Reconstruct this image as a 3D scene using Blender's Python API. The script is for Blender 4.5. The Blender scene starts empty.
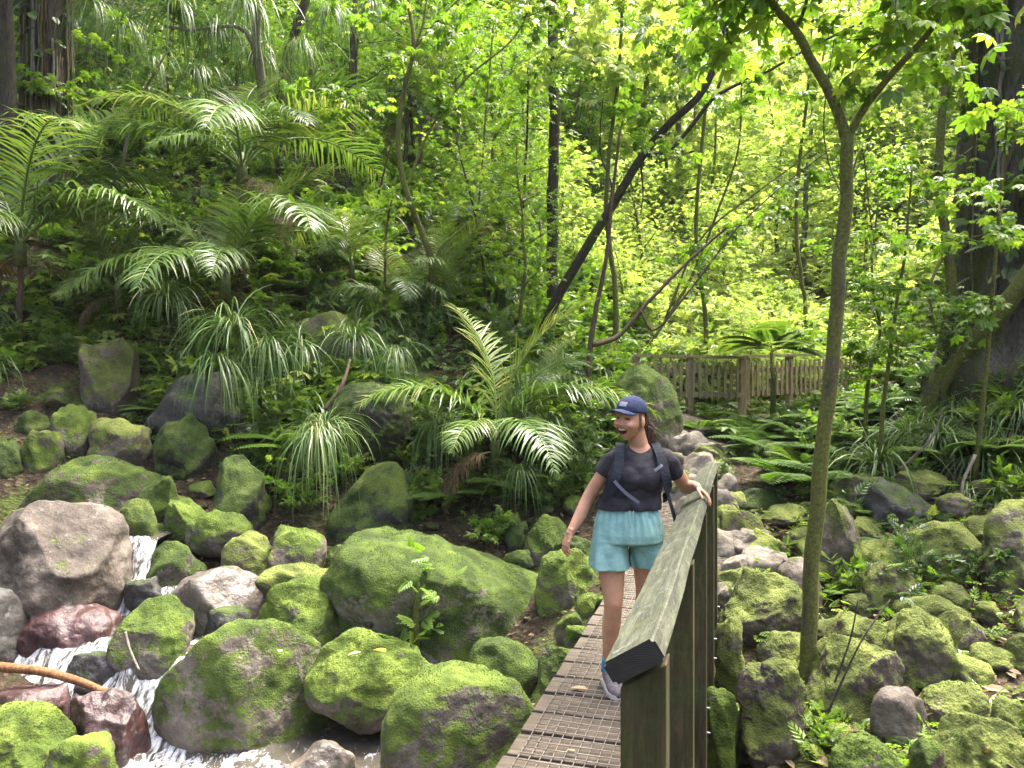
import bpy, bmesh, math, random
import numpy as np
from mathutils import Vector, Matrix
PI = math.pi
R = math.radians
scene = bpy.context.scene
COL = scene.collection
rng = np.random.default_rng(7)
random.seed(7)

# ------------------------------------------------------------------ camera
F_PX = 773.0
CAM = np.array([0.0, 0.0, 1.74])
cd = bpy.data.cameras.new('camera')
cam = bpy.data.objects.new('camera', cd)
COL.objects.link(cam)
cam.location = CAM
cam.rotation_euler = (R(90), 0, 0)
cd.sensor_width = 36.0
cd.lens = 36.0 * F_PX / 1024.0
cd.clip_end = 1000
cd.clip_start = 0.05
scene.camera = cam


def at(px, py, Y):
    """world point seen at reference pixel px,py at distance Y along the view axis"""
    return np.array([(px - 512) / F_PX * Y, Y, CAM[2] - (py - 384) / F_PX * Y])


# ------------------------------------------------------------------ tagging
def tag(o, label=None, cat=None, group=None, kind=None):
    if label: o['label'] = label
    if cat: o['category'] = cat
    if group: o['group'] = group
    if kind: o['kind'] = kind
    return o


def empty(name, loc=(0, 0, 0), rz=0):
    o = bpy.data.objects.new(name, None)
    COL.objects.link(o)
    o.location = [float(v) for v in loc]
    o.rotation_euler = (0, 0, rz)
    o.empty_display_size = 0.1
    return o


def mesh_np(name, V, faces, mats, smooth=True, rnd=None, attrs=None, fmat=None):
    """V (n,3); faces: list of int arrays (m,k). One mesh datablock."""
    me = bpy.data.meshes.new(name)
    V = np.asarray(V, dtype=np.float32)
    if not isinstance(faces, (list, tuple)): faces = [faces]
    faces = [np.asarray(f, dtype=np.int32) for f in faces if len(f)]
    loops = np.concatenate([f.ravel() for f in faces])
    counts = np.concatenate([np.full(len(f), f.shape[1], dtype=np.int32) for f in faces])
    starts = np.concatenate([[0], np.cumsum(counts)[:-1]]).astype(np.int32)
    me.vertices.add(len(V)); me.vertices.foreach_set('co', V.ravel())
    me.loops.add(len(loops)); me.loops.foreach_set('vertex_index', loops)
    me.polygons.add(len(counts)); me.polygons.foreach_set('loop_start', starts)
    me.polygons.foreach_set('loop_total', counts)
    if not isinstance(mats, (list, tuple)): mats = [mats]
    for m in mats: me.materials.append(m)
    if fmat is not None: me.polygons.foreach_set('material_index', np.asarray(fmat, dtype=np.int32))
    me.polygons.foreach_set('use_smooth', np.full(len(counts), bool(smooth)))
    me.update(calc_edges=True)
    if rnd is not None:
        a = me.attributes.new('rnd', 'FLOAT', 'POINT')
        a.data.foreach_set('value', np.asarray(rnd, dtype=np.float32))
    for k, v in (attrs or {}).items():
        a = me.attributes.new(k, 'FLOAT', 'POINT')
        a.data.foreach_set('value', np.asarray(v, dtype=np.float32))
    return me


def link(name, me, parent=None, loc=None, rot=None, scale=None):
    o = bpy.data.objects.new(name, me)
    COL.objects.link(o)
    if parent is not None: o.parent = parent
    if loc is not None: o.location = [float(v) for v in loc]
    if rot is not None: o.rotation_euler = [float(v) for v in rot]
    if scale is not None: o.scale = [float(v) for v in scale] if hasattr(scale, '__len__') else [float(scale)] * 3
    return o


# ------------------------------------------------------------------ noise
_perm = np.random.default_rng(3).permutation(512).astype(np.int64)
_perm = np.concatenate([_perm, _perm, _perm])
_g = np.random.default_rng(4).normal(size=(512, 3)); _g /= np.linalg.norm(_g, axis=1)[:, None]


def noise3(P, s=1.0, seed=0):
    P = np.asarray(P, dtype=np.float64) * s + np.array([13.7, 7.3, 3.1]) * (seed + 1)
    i = np.floor(P).astype(np.int64); f = P - i
    u = f * f * f * (f * (f * 6 - 15) + 10)
    i &= 511
    out = 0
    for dx in (0, 1):
        for dy in (0, 1):
            for dz in (0, 1):
                h = _perm[(_perm[(_perm[(i[:, 0] + dx) & 511] + i[:, 1] + dy) & 511] + i[:, 2] + dz) & 511]
                d = (_g[h] * (f - np.array([dx, dy, dz]))).sum(1)
                w = (u[:, 0] if dx else 1 - u[:, 0]) * (u[:, 1] if dy else 1 - u[:, 1]) * (u[:, 2] if dz else 1 - u[:, 2])
                out = out + w * d
    return out * 1.6


def fbm(P, s=1.0, octv=3, seed=0, gain=0.5):
    o = 0; a = 1.0
    for k in range(octv):
        o = o + a * noise3(P, s * 2 ** k, seed + k * 5)
        a *= gain
    return o


def smooth(a, b, x):
    t = np.clip((x - a) / (b - a), 0, 1)
    return t * t * (3 - 2 * t)


# ------------------------------------------------------------------ geometry helpers
def tube(pts, rad, n=8, cap=True, rough=0.0, seed=0):
    """polyline tube, parallel-transport frame -> V, faces(list)"""
    P = np.asarray(pts, dtype=float); m = len(P)
    rad = np.full(m, rad) if np.isscalar(rad) else np.asarray(rad, dtype=float)
    T = np.gradient(P, axis=0); T /= np.linalg.norm(T, axis=1)[:, None] + 1e-9
    up = np.array([0, 0, 1.0]) if abs(T[0, 2]) < 0.9 else np.array([1.0, 0, 0])
    N = np.cross(T[0], up); N /= np.linalg.norm(N)
    V = np.zeros((m, n, 3)); a = np.arange(n) * 2 * PI / n
    for k in range(m):
        N = N - T[k] * N.dot(T[k]); N /= np.linalg.norm(N) + 1e-9
        B = np.cross(T[k], N)
        V[k] = P[k] + rad[k] * (np.cos(a)[:, None] * N + np.sin(a)[:, None] * B)
    V = V.reshape(-1, 3)
    if rough:
        c = np.repeat(P, n, axis=0)
        d = V - c
        V = c + d * (1 + rough * fbm(V, 3.0 / max(rad.max(), 0.02) * 0.3, 2, seed))[:, None]
    i = np.arange(m - 1)[:, None] * n; j = np.arange(n)[None]
    q = np.stack([i + j, i + (j + 1) % n, i + n + (j + 1) % n, i + n + j], -1).reshape(-1, 4)
    F = [q]
    if cap and n == 4: F.append(np.array([[3, 2, 1, 0], [(m - 1) * n + k for k in range(4)]]))
    elif cap:
        F.append(np.array([list(range(n))[::-1], [(m - 1) * n + k for k in range(n)]]))
    return V, F


class MB:
    """mesh collector"""
    def __init__(self): self.V = []; self.F = {}; self.n = 0; self.r = []; self.fm = {}
    def add(self, V, F, rnd=0.5, mat=0):
        V = np.asarray(V, dtype=float)
        if not isinstance(F, (list, tuple)): F = [F]
        for f in F:
            f = np.asarray(f)
            if len(f) == 0: continue
            self.F.setdefault(f.shape[1], []).append(f + self.n)
            self.fm.setdefault(f.shape[1], []).append(np.full(len(f), mat))
        self.V.append(V); self.n += len(V)
        self.r.append(np.full(len(V), rnd) if np.isscalar(rnd) else np.asarray(rnd))
        return self
    def tube(self, pts, rad, n=8, rnd=0.5, rough=0.0, seed=0, mat=0):
        V, F = tube(pts, rad, n, True, rough, seed); return self.add(V, F, rnd, mat)
    def box(self, c, s, M=None, bevel=0.0, mat=0, rnd=0.5):
        """box centred c, full sizes s, optional 3x3 M"""
        s = np.asarray(s, float) / 2
        if bevel <= 0:
            V = np.array([[x, y, z] for z in (-1, 1) for y in (-1, 1) for x in (-1, 1)], float) * s
            Fq = np.array([[0, 2, 3, 1], [4, 5, 7, 6], [0, 1, 5, 4], [2, 6, 7, 3], [0, 4, 6, 2], [1, 3, 7, 5]])
            F = [Fq]
        else:
            V, F = bevel_box(s, bevel)
        if M is not None: V = V @ np.asarray(M).T
        return self.add(V + np.asarray(c), F, rnd, mat)
    def mesh(self, name, mats, smooth=True):
        ks = sorted(self.F)
        return mesh_np(name, np.concatenate(self.V), [np.concatenate(self.F[k]) for k in ks], mats, smooth,
                       rnd=np.concatenate(self.r), fmat=np.concatenate([np.concatenate(self.fm[k]) for k in ks]))
    def build(self, name, mats, parent=None, smooth=True, **k):
        return link(name, self.mesh(name, mats, smooth), parent, **k)


def bevel_box(h, b):
    bm = bmesh.new()
    bmesh.ops.create_cube(bm, size=2)
    for v in bm.verts: v.co = Vector((v.co.x * h[0], v.co.y * h[1], v.co.z * h[2]))
    bmesh.ops.bevel(bm, geom=bm.edges[:], offset=b, segments=2, affect='EDGES', profile=0.5)
    bm.verts.ensure_lookup_table()
    V = np.array([v.co[:] for v in bm.verts]); d = {}
    for f in bm.faces: d.setdefault(len(f.verts), []).append([v.index for v in f.verts])
    bm.free()
    return V, [np.array(v) for v in d.values()]


def euler(x, y, z):
    return np.array(Matrix.Rotation(z, 3, 'Z') @ Matrix.Rotation(y, 3, 'Y') @ Matrix.Rotation(x, 3, 'X'))


def spline(pts, n):
    """Catmull-Rom resample of control rows (any width) to n rows"""
    P = np.asarray(pts, float); m = len(P)
    P = np.vstack([2 * P[0] - P[1], P, 2 * P[-1] - P[-2]])
    t = np.linspace(0, m - 1 - 1e-9, n); i = np.floor(t).astype(int); f = (t - i)[:, None]
    a, b, c, d = P[i], P[i + 1], P[i + 2], P[i + 3]
    return 0.5 * (2 * b + (c - a) * f + (2 * a - 5 * b + 4 * c - d) * f ** 2 + (3 * b - a - 3 * c + d) * f ** 3)


def frames(dirs, up=None, roll=None):
    """rotation matrices (n,3,3) whose columns x,y,z: y along dirs, z as near 'up' as it can be"""
    Y = dirs / (np.linalg.norm(dirs, axis=1)[:, None] + 1e-9)
    U = np.tile(np.array([0, 0, 1.0]), (len(Y), 1)) if up is None else up
    X = np.cross(Y, U); l = np.linalg.norm(X, axis=1)
    bad = l < 1e-3; X[bad] = [1, 0, 0]; X /= np.linalg.norm(X, axis=1)[:, None]
    Z = np.cross(X, Y)
    if roll is not None:
        c, s = np.cos(roll)[:, None], np.sin(roll)[:, None]
        X, Z = X * c + Z * s, Z * c - X * s
    return np.stack([X, Y, Z], -1)


def stamp(TV, TF, pos, M, scale):
    """stamp template at many transforms"""
    n = len(pos); k = len(TV)
    scale = np.broadcast_to(np.asarray(scale, float), (n,)) if np.ndim(scale) < 2 else scale
    S = scale[:, None, None] if scale.ndim == 1 else scale[:, None, :]
    V = np.einsum('nij,nkj->nki', M, TV[None] * S) + pos[:, None, :]
    F = [(f[None] + (np.arange(n) * k)[:, None, None]).reshape(-1, f.shape[1]) for f in TF]
    return V.reshape(-1, 3), F


# ------------------------------------------------------------------ materials
def new_mat(name):
    m = bpy.data.materials.new(name); m.use_nodes = True
    nt = m.node_tree; nt.nodes.clear()
    out = nt.nodes.new('ShaderNodeOutputMaterial')
    return m, nt, out


def N(nt, t, **kw):
    n = nt.nodes.new(t)
    for k, v in kw.items():
        if k in n.inputs: n.inputs[k].default_value = v
        else: setattr(n, k, v)
    return n


def ramp(nt, fac, stops, interp='LINEAR'):
    r = nt.nodes.new('ShaderNodeValToRGB'); r.color_ramp.interpolation = interp
    e = r.color_ramp.elements
    while len(e) < len(stops): e.new(0.5)
    for el, (p, c) in zip(e, stops):
        el.position = p; el.color = (*c, 1) if len(c) == 3 else c
    nt.links.new(fac, r.inputs[0])
    return r.outputs[0]


def mixc(nt, fac, a, b, mode='MIX'):
    m = nt.nodes.new('ShaderNodeMix'); m.data_type = 'RGBA'; m.blend_type = mode
    for s, v in ((m.inputs[0], fac), (m.inputs[6], a), (m.inputs[7], b)):
        if hasattr(v, 'is_linked'): nt.links.new(v, s)
        elif isinstance(v, (int, float)): s.default_value = v
        else: s.default_value = (*v, 1)
    return m.outputs[2]


def math_n(nt, op, a, b=None, clamp=False):
    m = nt.nodes.new('ShaderNodeMath'); m.operation = op; m.use_clamp = clamp
    for s, v in zip(m.inputs, (a, b)):
        if v is None: continue
        if hasattr(v, 'is_linked'): nt.links.new(v, s)
        else: s.default_value = v
    return m.outputs[0]


def noise_n(nt, scale, detail=4, rough=0.55, coord=None, dist=0.0, w=None):
    n = nt.nodes.new('ShaderNodeTexNoise')
    n.inputs['Scale'].default_value = scale; n.inputs['Detail'].default_value = detail
    n.inputs['Roughness'].default_value = rough; n.inputs['Distortion'].default_value = dist
    if coord is not None: nt.links.new(coord, n.inputs['Vector'])
    return n.outputs['Fac']


def bump_n(nt, h, strength=0.5, dist=0.02, normal=None):
    b = nt.nodes.new('ShaderNodeBump'); b.inputs['Strength'].default_value = strength
    b.inputs['Distance'].default_value = dist
    nt.links.new(h, b.inputs['Height'])
    if normal is not None: nt.links.new(normal, b.inputs['Normal'])
    return b.outputs[0]


def world_pos(nt):
    return nt.nodes.new('ShaderNodeNewGeometry').outputs['Position']


def leaf_mat(name, stops, transl=0.45, rough=0.4, spec=0.4, tcol=(1.25, 1.35, 0.7), objvar=0.25):
    m, nt, out = new_mat(name)
    at_ = N(nt, 'ShaderNodeAttribute', attribute_name='rnd')
    oi = nt.nodes.new('ShaderNodeObjectInfo')
    v = math_n(nt, 'ADD', at_.outputs['Fac'], math_n(nt, 'MULTIPLY', math_n(nt, 'SUBTRACT', oi.outputs['Random'], 0.5), objvar), True)
    c = ramp(nt, v, stops)
    p = N(nt, 'ShaderNodeBsdfPrincipled', Roughness=rough)
    p.inputs['Specular IOR Level'].default_value = spec
    nt.links.new(c, p.inputs['Base Color'])
    t = nt.nodes.new('ShaderNodeBsdfTranslucent')
    nt.links.new(mixc(nt, 1.0, c, tcol, 'MULTIPLY'), t.inputs['Color'])
    mx = nt.nodes.new('ShaderNodeMixShader'); mx.inputs[0].default_value = transl
    nt.links.new(p.outputs[0], mx.inputs[1]); nt.links.new(t.outputs[0], mx.inputs[2])
    nt.links.new(mx.outputs[0], out.inputs[0])
    return m


def simple_mat(name, col, rough=0.6, spec=0.5, nscale=None, ncol=None, bump=0.0, bscale=50, metallic=0.0, coord='Object'):
    m, nt, out = new_mat(name)
    p = N(nt, 'ShaderNodeBsdfPrincipled', Roughness=rough, Metallic=metallic)
    p.inputs['Specular IOR Level'].default_value = spec
    tc = nt.nodes.new('ShaderNodeTexCoord').outputs[coord]
    if nscale:
        f = noise_n(nt, nscale, 5, 0.6, tc)
        nt.links.new(ramp(nt, f, [(0.3, col), (0.7, ncol)]), p.inputs['Base Color'])
    else:
        p.inputs['Base Color'].default_value = (*col, 1)
    if bump:
        nt.links.new(bump_n(nt, noise_n(nt, bscale, 4, 0.6, tc), bump, 0.01), p.inputs['Normal'])
    nt.links.new(p.outputs[0], out.inputs[0])
    return m


def rock_mat(name, base, moss=0.5, wet=0.0, mosscol=((0.030, 0.055, 0.008), (0.085, 0.13, 0.016), (0.19, 0.235, 0.035))):
    """bare stone with moss where the surface faces up; base = three stone colours"""
    m, nt, out = new_mat(name)
    geo = nt.nodes.new('ShaderNodeNewGeometry')
    pos = geo.outputs['Position']
    oi = nt.nodes.new('ShaderNodeObjectInfo')
    p = N(nt, 'ShaderNodeBsdfPrincipled')
    big = noise_n(nt, 2.2, 5, 0.6, pos)
    fine = noise_n(nt, 28, 5, 0.65, pos)
    stone = ramp(nt, big, [(0.3, base[0]), (0.52, base[1]), (0.72, base[2])])
    stone = mixc(nt, 0.55, stone, ramp(nt, fine, [(0.3, (0.25, 0.25, 0.25)), (0.7, (0.75, 0.75, 0.75))]), 'OVERLAY')
    lich = ramp(nt, noise_n(nt, 9, 3, 0.7, pos), [(0.60, (0, 0, 0)), (0.68, (1, 1, 1))])
    stone = mixc(nt, math_n(nt, 'MULTIPLY', lich, 0.28), stone, (0.30, 0.31, 0.25))
    sep = nt.nodes.new('ShaderNodeSeparateXYZ'); nt.links.new(geo.outputs['Normal'], sep.inputs[0])
    mask = math_n(nt, 'ADD', math_n(nt, 'MULTIPLY', sep.outputs[2], 0.55),
                  math_n(nt, 'MULTIPLY', math_n(nt, 'SUBTRACT', noise_n(nt, 3.2, 5, 0.65, pos), 0.5), 1.9))
    mask = math_n(nt, 'ADD', mask, math_n(nt, 'MULTIPLY', math_n(nt, 'SUBTRACT', noise_n(nt, 30, 3, 0.6, pos), 0.5), 0.7))
    mask = math_n(nt, 'ADD', mask, moss - 0.5)
    mr = N(nt, 'ShaderNodeMapRange'); mr.inputs['From Min'].default_value = 0.08; mr.inputs['From Max'].default_value = 0.3
    nt.links.new(mask, mr.inputs['Value'])
    mk = mr.outputs[0]
    mn = math_n(nt, 'ADD', math_n(nt, 'MULTIPLY', noise_n(nt, 4.0, 6, 0.62, pos), 0.82), math_n(nt, 'MULTIPLY', noise_n(nt, 85, 4, 0.7, pos), 0.18))
    mc = ramp(nt, math_n(nt, 'ADD', mn, math_n(nt, 'MULTIPLY', math_n(nt, 'SUBTRACT', oi.outputs['Random'], 0.5), 0.16)),
              [(0.36, mosscol[0]), (0.5, mosscol[1]), (0.66, mosscol[2])])
    nt.links.new(mixc(nt, mk, stone, mc), p.inputs['Base Color'])
    rg = mixc(nt, mk, (0.85 - 0.62 * wet,) * 3, (0.9, 0.9, 0.9))
    nt.links.new(rg, p.inputs['Roughness'])
    p.inputs['Specular IOR Level'].default_value = 0.35 + 0.3 * wet
    vor = nt.nodes.new('ShaderNodeTexVoronoi'); vor.inputs['Scale'].default_value = 62; nt.links.new(pos, vor.inputs['Vector'])
    hm = math_n(nt, 'ADD', math_n(nt, 'MULTIPLY', noise_n(nt, 48, 6, 0.75, pos), 1.3), math_n(nt, 'MULTIPLY', vor.outputs['Distance'], -0.5))
    hs = math_n(nt, 'ADD', math_n(nt, 'MULTIPLY', noise_n(nt, 9, 6, 0.65, pos), 1.4), math_n(nt, 'MULTIPLY', fine, 0.25))
    h = math_n(nt, 'ADD', math_n(nt, 'MULTIPLY', hm, mk), math_n(nt, 'MULTIPLY', hs, math_n(nt, 'SUBTRACT', 1.0, mk)))
    nt.links.new(bump_n(nt, h, 0.7, 0.03), p.inputs['Normal'])
    nt.links.new(p.outputs[0], out.inputs[0])
    return m


def bark_mat(name, dark, light, moss=0.3, scale=8, mosscol=(0.07, 0.10, 0.015), stretch=5):
    m, nt, out = new_mat(name)
    pos = world_pos(nt)
    mp = nt.nodes.new('ShaderNodeMapping'); mp.inputs['Scale'].default_value = (1, 1, 1.0 / stretch)
    nt.links.new(pos, mp.inputs['Vector'])
    f = noise_n(nt, scale * 4, 5, 0.65, mp.outputs[0], 0.4)
    c = ramp(nt, f, [(0.3, dark), (0.7, light)])
    mk = ramp(nt, math_n(nt, 'ADD', noise_n(nt, 3.0, 4, 0.6, pos), math_n(nt, 'MULTIPLY', math_n(nt, 'SUBTRACT', noise_n(nt, 40, 3, 0.6, pos), 0.5), 0.5)),
              [(0.62 - 0.35 * moss, (0, 0, 0)), (0.78 - 0.35 * moss, (1, 1, 1))])
    mc = ramp(nt, noise_n(nt, 45, 3, 0.6, pos), [(0.3, tuple(v * 0.5 for v in mosscol)), (0.7, tuple(v * 1.3 for v in mosscol))])
    p = N(nt, 'ShaderNodeBsdfPrincipled', Roughness=0.85)
    p.inputs['Specular IOR Level'].default_value = 0.25
    nt.links.new(mixc(nt, mk, c, mc), p.inputs['Base Color'])
    nt.links.new(bump_n(nt, math_n(nt, 'ADD', f, math_n(nt, 'MULTIPLY', noise_n(nt, 60, 3, 0.6, pos), 0.5)), 0.8, 0.02), p.inputs['Normal'])
    nt.links.new(p.outputs[0], out.inputs[0])
    return m
# ------------------------------------------------------------------ ground
_cp = np.array([
    # camera bank and bridge
    (0.0, 0.0, -0.02), (1.5, 0.5, -0.05), (-1.5, 0.5, -0.3), (0.4, 1.5, -0.12), (3, 1.5, -0.1), (0, -4, 0.4), (-5, -4, 0.2), (6, -3, 0.8),
    (0.3, 2.6, -0.7), (0.5, 3.4, -1.25), (1.2, 2.8, -0.6), (0.2, 4.5, -1.5), (0.7, 5.0, -1.2), (1.0, 6.0, -0.75), (0.9, 6.9, -0.25), (1.35, 7.2, -0.04),
    # right bank rocks
    (1.6, 4.2, -0.75), (2.6, 4.2, -0.5), (3.6, 4.0, -0.2), (1.8, 5.4, -0.55), (2.9, 5.6, -0.32), (4.0, 6.0, -0.05), (5.5, 5.5, 0.3), (5.5, 7.2, 0.8),
    (2.3, 6.6, -0.18), (3.4, 7.6, 0.25), (4.6, 8.2, 0.75), (5.6, 9, 1.35), (7.5, 9, 2.3), (8, 5, 1.2), (9, 1, 1.0),
    # path
    (2.0, 8.0, 0.28), (2.2, 9.3, 0.62), (2.45, 11.4, 1.05), (2.9, 13.4, 1.22), (5.2, 13.8, 1.3), (4.5, 11.2, 1.05), (3.6, 9.4, .62), (6.5, 12, 1.9), (9, 12, 3.2), (11, 16, 5.0),
    (7, 16, 1.5), (3.5, 16, 1.4),
    # stream
    (-1.0, 5.2, -1.6), (-2.2, 5.6, -1.62), (-3.4, 5.6, -1.55), (-4.4, 5.6, -1.2), (-1.2, 6.3, -1.4), (-2.1, 6.3, -1.5), (-2.95, 6.45, -1.45), (-2.95, 6.9, -0.95), (-3.6, 6.7, -1.0), (-4.3, 6.7, -0.9), (-3.6, 7.3, -0.95), (-4.3, 7.4, -0.85),
    (-3.9, 7.75, -0.75), (-3.95, 8.3, -0.25), (-2.2, 7.3, -0.85), (-1.5, 7.2, -0.95), (-0.4, 6.6, -1.15), (0.3, 7.4, -0.5), (-3.9, 8.8, 0.05),
    (-6, 6.5, -0.5), (-7, 4.5, -0.3), (-5, 3, -0.8), (-3, 3, -1.2), (-1, 3, -1.4), (-1.2, 1.6, -0.6),
    # terrace under the hill
    (-5.8, 8.6, 0.2), (-4.8, 9.2, 0.45), (-3.2, 8.7, -0.2), (-2.2, 8.6, -0.3), (-1.0, 8.4, -0.42), (0.2, 8.4, -0.25), (1.0, 8.6, 0.1),
    (-6.0, 10.2, 1.3), (-4.4, 10.2, 1.05), (-3.0, 9.9, 0.8), (-1.6, 9.7, 0.5), (-0.3, 9.8, 0.5), (0.9, 10, 0.75),
    (-7, 11.8, 2.6), (-4.5, 11.8, 2.3), (-2, 11.6, 1.9), (0, 11.6, 1.6), (1.3, 12, 1.6),
    (-8, 14, 4.6), (-4.5, 14, 4.3), (-1.5, 14, 3.6), (1.0, 14.5, 2.8), (-9, 18, 8.0), (-4, 18, 7.2), (0, 18, 5.6), (3, 19, 3.6),
    (-13, 24, 13), (-6, 24, 11), (0, 24, 7.8), (5, 24, 4.2), (-20, 34, 21), (-8, 34, 15), (2, 34, 10), (-12, 10, 4.5), (-14, 5, 3.5), (-20, 14, 12), (-25, 0, 9),
    # far slopes
    (8, 24, 4.0), (10, 34, 7.5), (7, 46, 13), (20, 46, 19), (16, 26, 10), (22, 16, 13), (20, 4, 8), (34, 28, 22), (-10, 50, 22), (0, 60, 23), (12, 66, 23), (-40, 40, 42), (-40, 0, 18), (45, 10, 26), (40, 60, 42), (0, -20, 3), (-30, -25, 10), (30, -25, 12),
])


def _tps(r2):
    return 0.5 * r2 * np.log(r2 + 1e-9)


def _fit(cp, lam=0.02):
    n = len(cp); P = cp[:, :2] / 10
    K = _tps(((P[:, None] - P[None]) ** 2).sum(-1)) + lam * 0.05 * np.eye(n)
    A = np.zeros((n + 3, n + 3)); A[:n, :n] = K
    A[:n, n] = 1; A[:n, n + 1:] = P; A[n, :n] = 1; A[n + 1:, :n] = P.T
    return np.linalg.solve(A, np.concatenate([cp[:, 2], [0, 0, 0]]))


_w = _fit(_cp)


def ground_base(x, y):
    x = np.atleast_1d(np.asarray(x, float)); y = np.atleast_1d(np.asarray(y, float))
    Q = np.stack([x, y], -1) / 10; n = len(_cp); out = np.zeros(len(x))
    for s in range(0, len(x), 20000):
        q = Q[s:s + 20000]
        out[s:s + 20000] = _tps(((q[:, None] - _cp[None, :, :2] / 10) ** 2).sum(-1)) @ _w[:n] + _w[n] + q @ _w[n + 1:]
    return out


PATH = np.array([(1.45, 7.0), (1.9, 8.0), (2.15, 9.3), (2.4, 11.2), (2.9, 13.0), (5, 13.4), (8, 14.2)])


def seg_dist(x, y, L):
    P = np.stack([x, y], -1); d = np.full(len(x), 1e9)
    for a, b in zip(L[:-1], L[1:]):
        t = np.clip(((P - a) @ (b - a)) / ((b - a) @ (b - a)), 0, 1)
        d = np.minimum(d, np.linalg.norm(P - (a + t[:, None] * (b - a)), axis=1))
    return d


def ground(x, y):
    x = np.atleast_1d(np.asarray(x, float)); y = np.atleast_1d(np.asarray(y, float))
    z = ground_base(x, y)
    p = np.stack([x, y, np.zeros_like(x)], -1)
    k = smooth(0.5, 1.3, seg_dist(x, y, PATH))
    far = smooth(9, 14, y)
    return z + (0.10 * fbm(p, 0.9, 3, 2) + 0.05 * noise3(p, 4, 9)) * (0.25 + 0.75 * k) * (1 + 1.5 * far)


def gz(x, y): return float(ground(x, y)[0])


_ty = np.concatenate([np.arange(2.0, 20, 0.02), np.arange(20, 80, 0.1)])


def hit(px, py):
    """where the ray through reference pixel px,py meets the ground"""
    X = (px - 512) / F_PX * _ty; Z = CAM[2] - (py - 384) / F_PX * _ty
    g = ground(X, _ty); i = np.where((Z < g) & (_ty > 3.0))[0]
    k = i[0] if len(i) else len(_ty) - 1
    return np.array([X[k], _ty[k], g[k]])


def make_ground():
    def axis(lo, a, b, hi, fine, ncoarse):
        l = a - (a - lo) * np.linspace(1, 0, ncoarse, endpoint=False) ** 2
        r = b + (hi - b) * np.linspace(0, 1, ncoarse + 1)[1:] ** 2
        return np.concatenate([l, np.arange(a, b, fine), [b], r])
    xs = axis(-300, -9, 9, 300, 0.075, 60)
    ys = axis(-200, 1.0, 16, 400, 0.075, 70)
    X, Y = np.meshgrid(xs, ys); x, y = X.ravel(), Y.ravel()
    xc, yc = np.clip(x, -40, 45), np.clip(y, -25, 66)
    z = ground(xc, yc)
    d = np.hypot(x - xc, y - yc)
    z = z + np.minimum(d, 140) * 0.05
    n = len(xs); m = len(ys)
    i = (np.arange(m - 1)[:, None] * n + np.arange(n - 1)[None]).ravel()
    F = np.stack([i, i + 1, i + n + 1, i + n], -1)
    path = 1 - smooth(0.22, 0.6, seg_dist(x, y, PATH) + 0.2 * noise3(np.stack([x, y, z], -1), 2.5, 4))
    me = mesh_np('ground', np.stack([x, y, z], -1), F, M_ground, True, attrs={'path': path})
    tag(link('ground', me), kind='structure', label='dark leaf strewn soil of the gully with a gravelly path')


def ground_mat():
    m, nt, out = new_mat('soil')
    geo = nt.nodes.new('ShaderNodeNewGeometry'); pos = geo.outputs['Position']
    p = N(nt, 'ShaderNodeBsdfPrincipled', Roughness=0.9); p.inputs['Specular IOR Level'].default_value = 0.2
    soil = ramp(nt, noise_n(nt, 6, 6, 0.65, pos), [(0.3, (0.010, 0.007, 0.005)), (0.55, (0.030, 0.021, 0.014)), (0.75, (0.060, 0.044, 0.029))])
    v = nt.nodes.new('ShaderNodeTexVoronoi'); v.inputs['Scale'].default_value = 17; v.feature = 'F1'
    wp = nt.nodes.new('ShaderNodeMapping'); wp.inputs['Scale'].default_value = (1, 1.6, 1); nt.links.new(pos, wp.inputs[0]); nt.links.new(wp.outputs[0], v.inputs['Vector'])
    sepc = nt.nodes.new('ShaderNodeSeparateColor'); nt.links.new(v.outputs['Color'], sepc.inputs[0])
    litter = ramp(nt, sepc.outputs[0], [(0.0, (0.015, 0.010, 0.006)), (0.5, (0.05, 0.032, 0.018)), (0.85, (0.095, 0.068, 0.036)), (1.0, (0.20, 0.155, 0.085))])
    soil = mixc(nt, ramp(nt, noise_n(nt, 2.5, 4, 0.6, pos), [(0.4, (0, 0, 0)), (0.62, (0.75,) * 3)]), soil, litter)
    ms = math_n(nt, 'ADD', noise_n(nt, 1.1, 5, 0.65, pos), math_n(nt, 'MULTIPLY', math_n(nt, 'SUBTRACT', noise_n(nt, 14, 3, 0.6, pos), 0.5), 0.4))
    moss = ramp(nt, noise_n(nt, 40, 4, 0.7, pos), [(0.3, (0.02, 0.035, 0.006)), (0.7, (0.09, 0.13, 0.02))])
    soil = mixc(nt, ramp(nt, ms, [(0.5, (0, 0, 0)), (0.62, (0.85,) * 3)]), soil, moss)
    a = N(nt, 'ShaderNodeAttribute', attribute_name='path')
    grav = ramp(nt, noise_n(nt, 22, 6, 0.75, pos), [(0.3, (0.03, 0.025, 0.018)), (0.55, (0.105, 0.09, 0.07)), (0.8, (0.22, 0.20, 0.165))])
    nt.links.new(mixc(nt, a.outputs['Fac'], soil, grav), p.inputs['Base Color'])
    h = math_n(nt, 'ADD', noise_n(nt, 12, 6, 0.7, pos), math_n(nt, 'MULTIPLY', v.outputs['Distance'], 0.5))
    nt.links.new(bump_n(nt, h, 1.0, 0.05), p.inputs['Normal'])
    nt.links.new(p.outputs[0], out.inputs[0])
    return m


M_ground = ground_mat()
make_ground()


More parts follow.
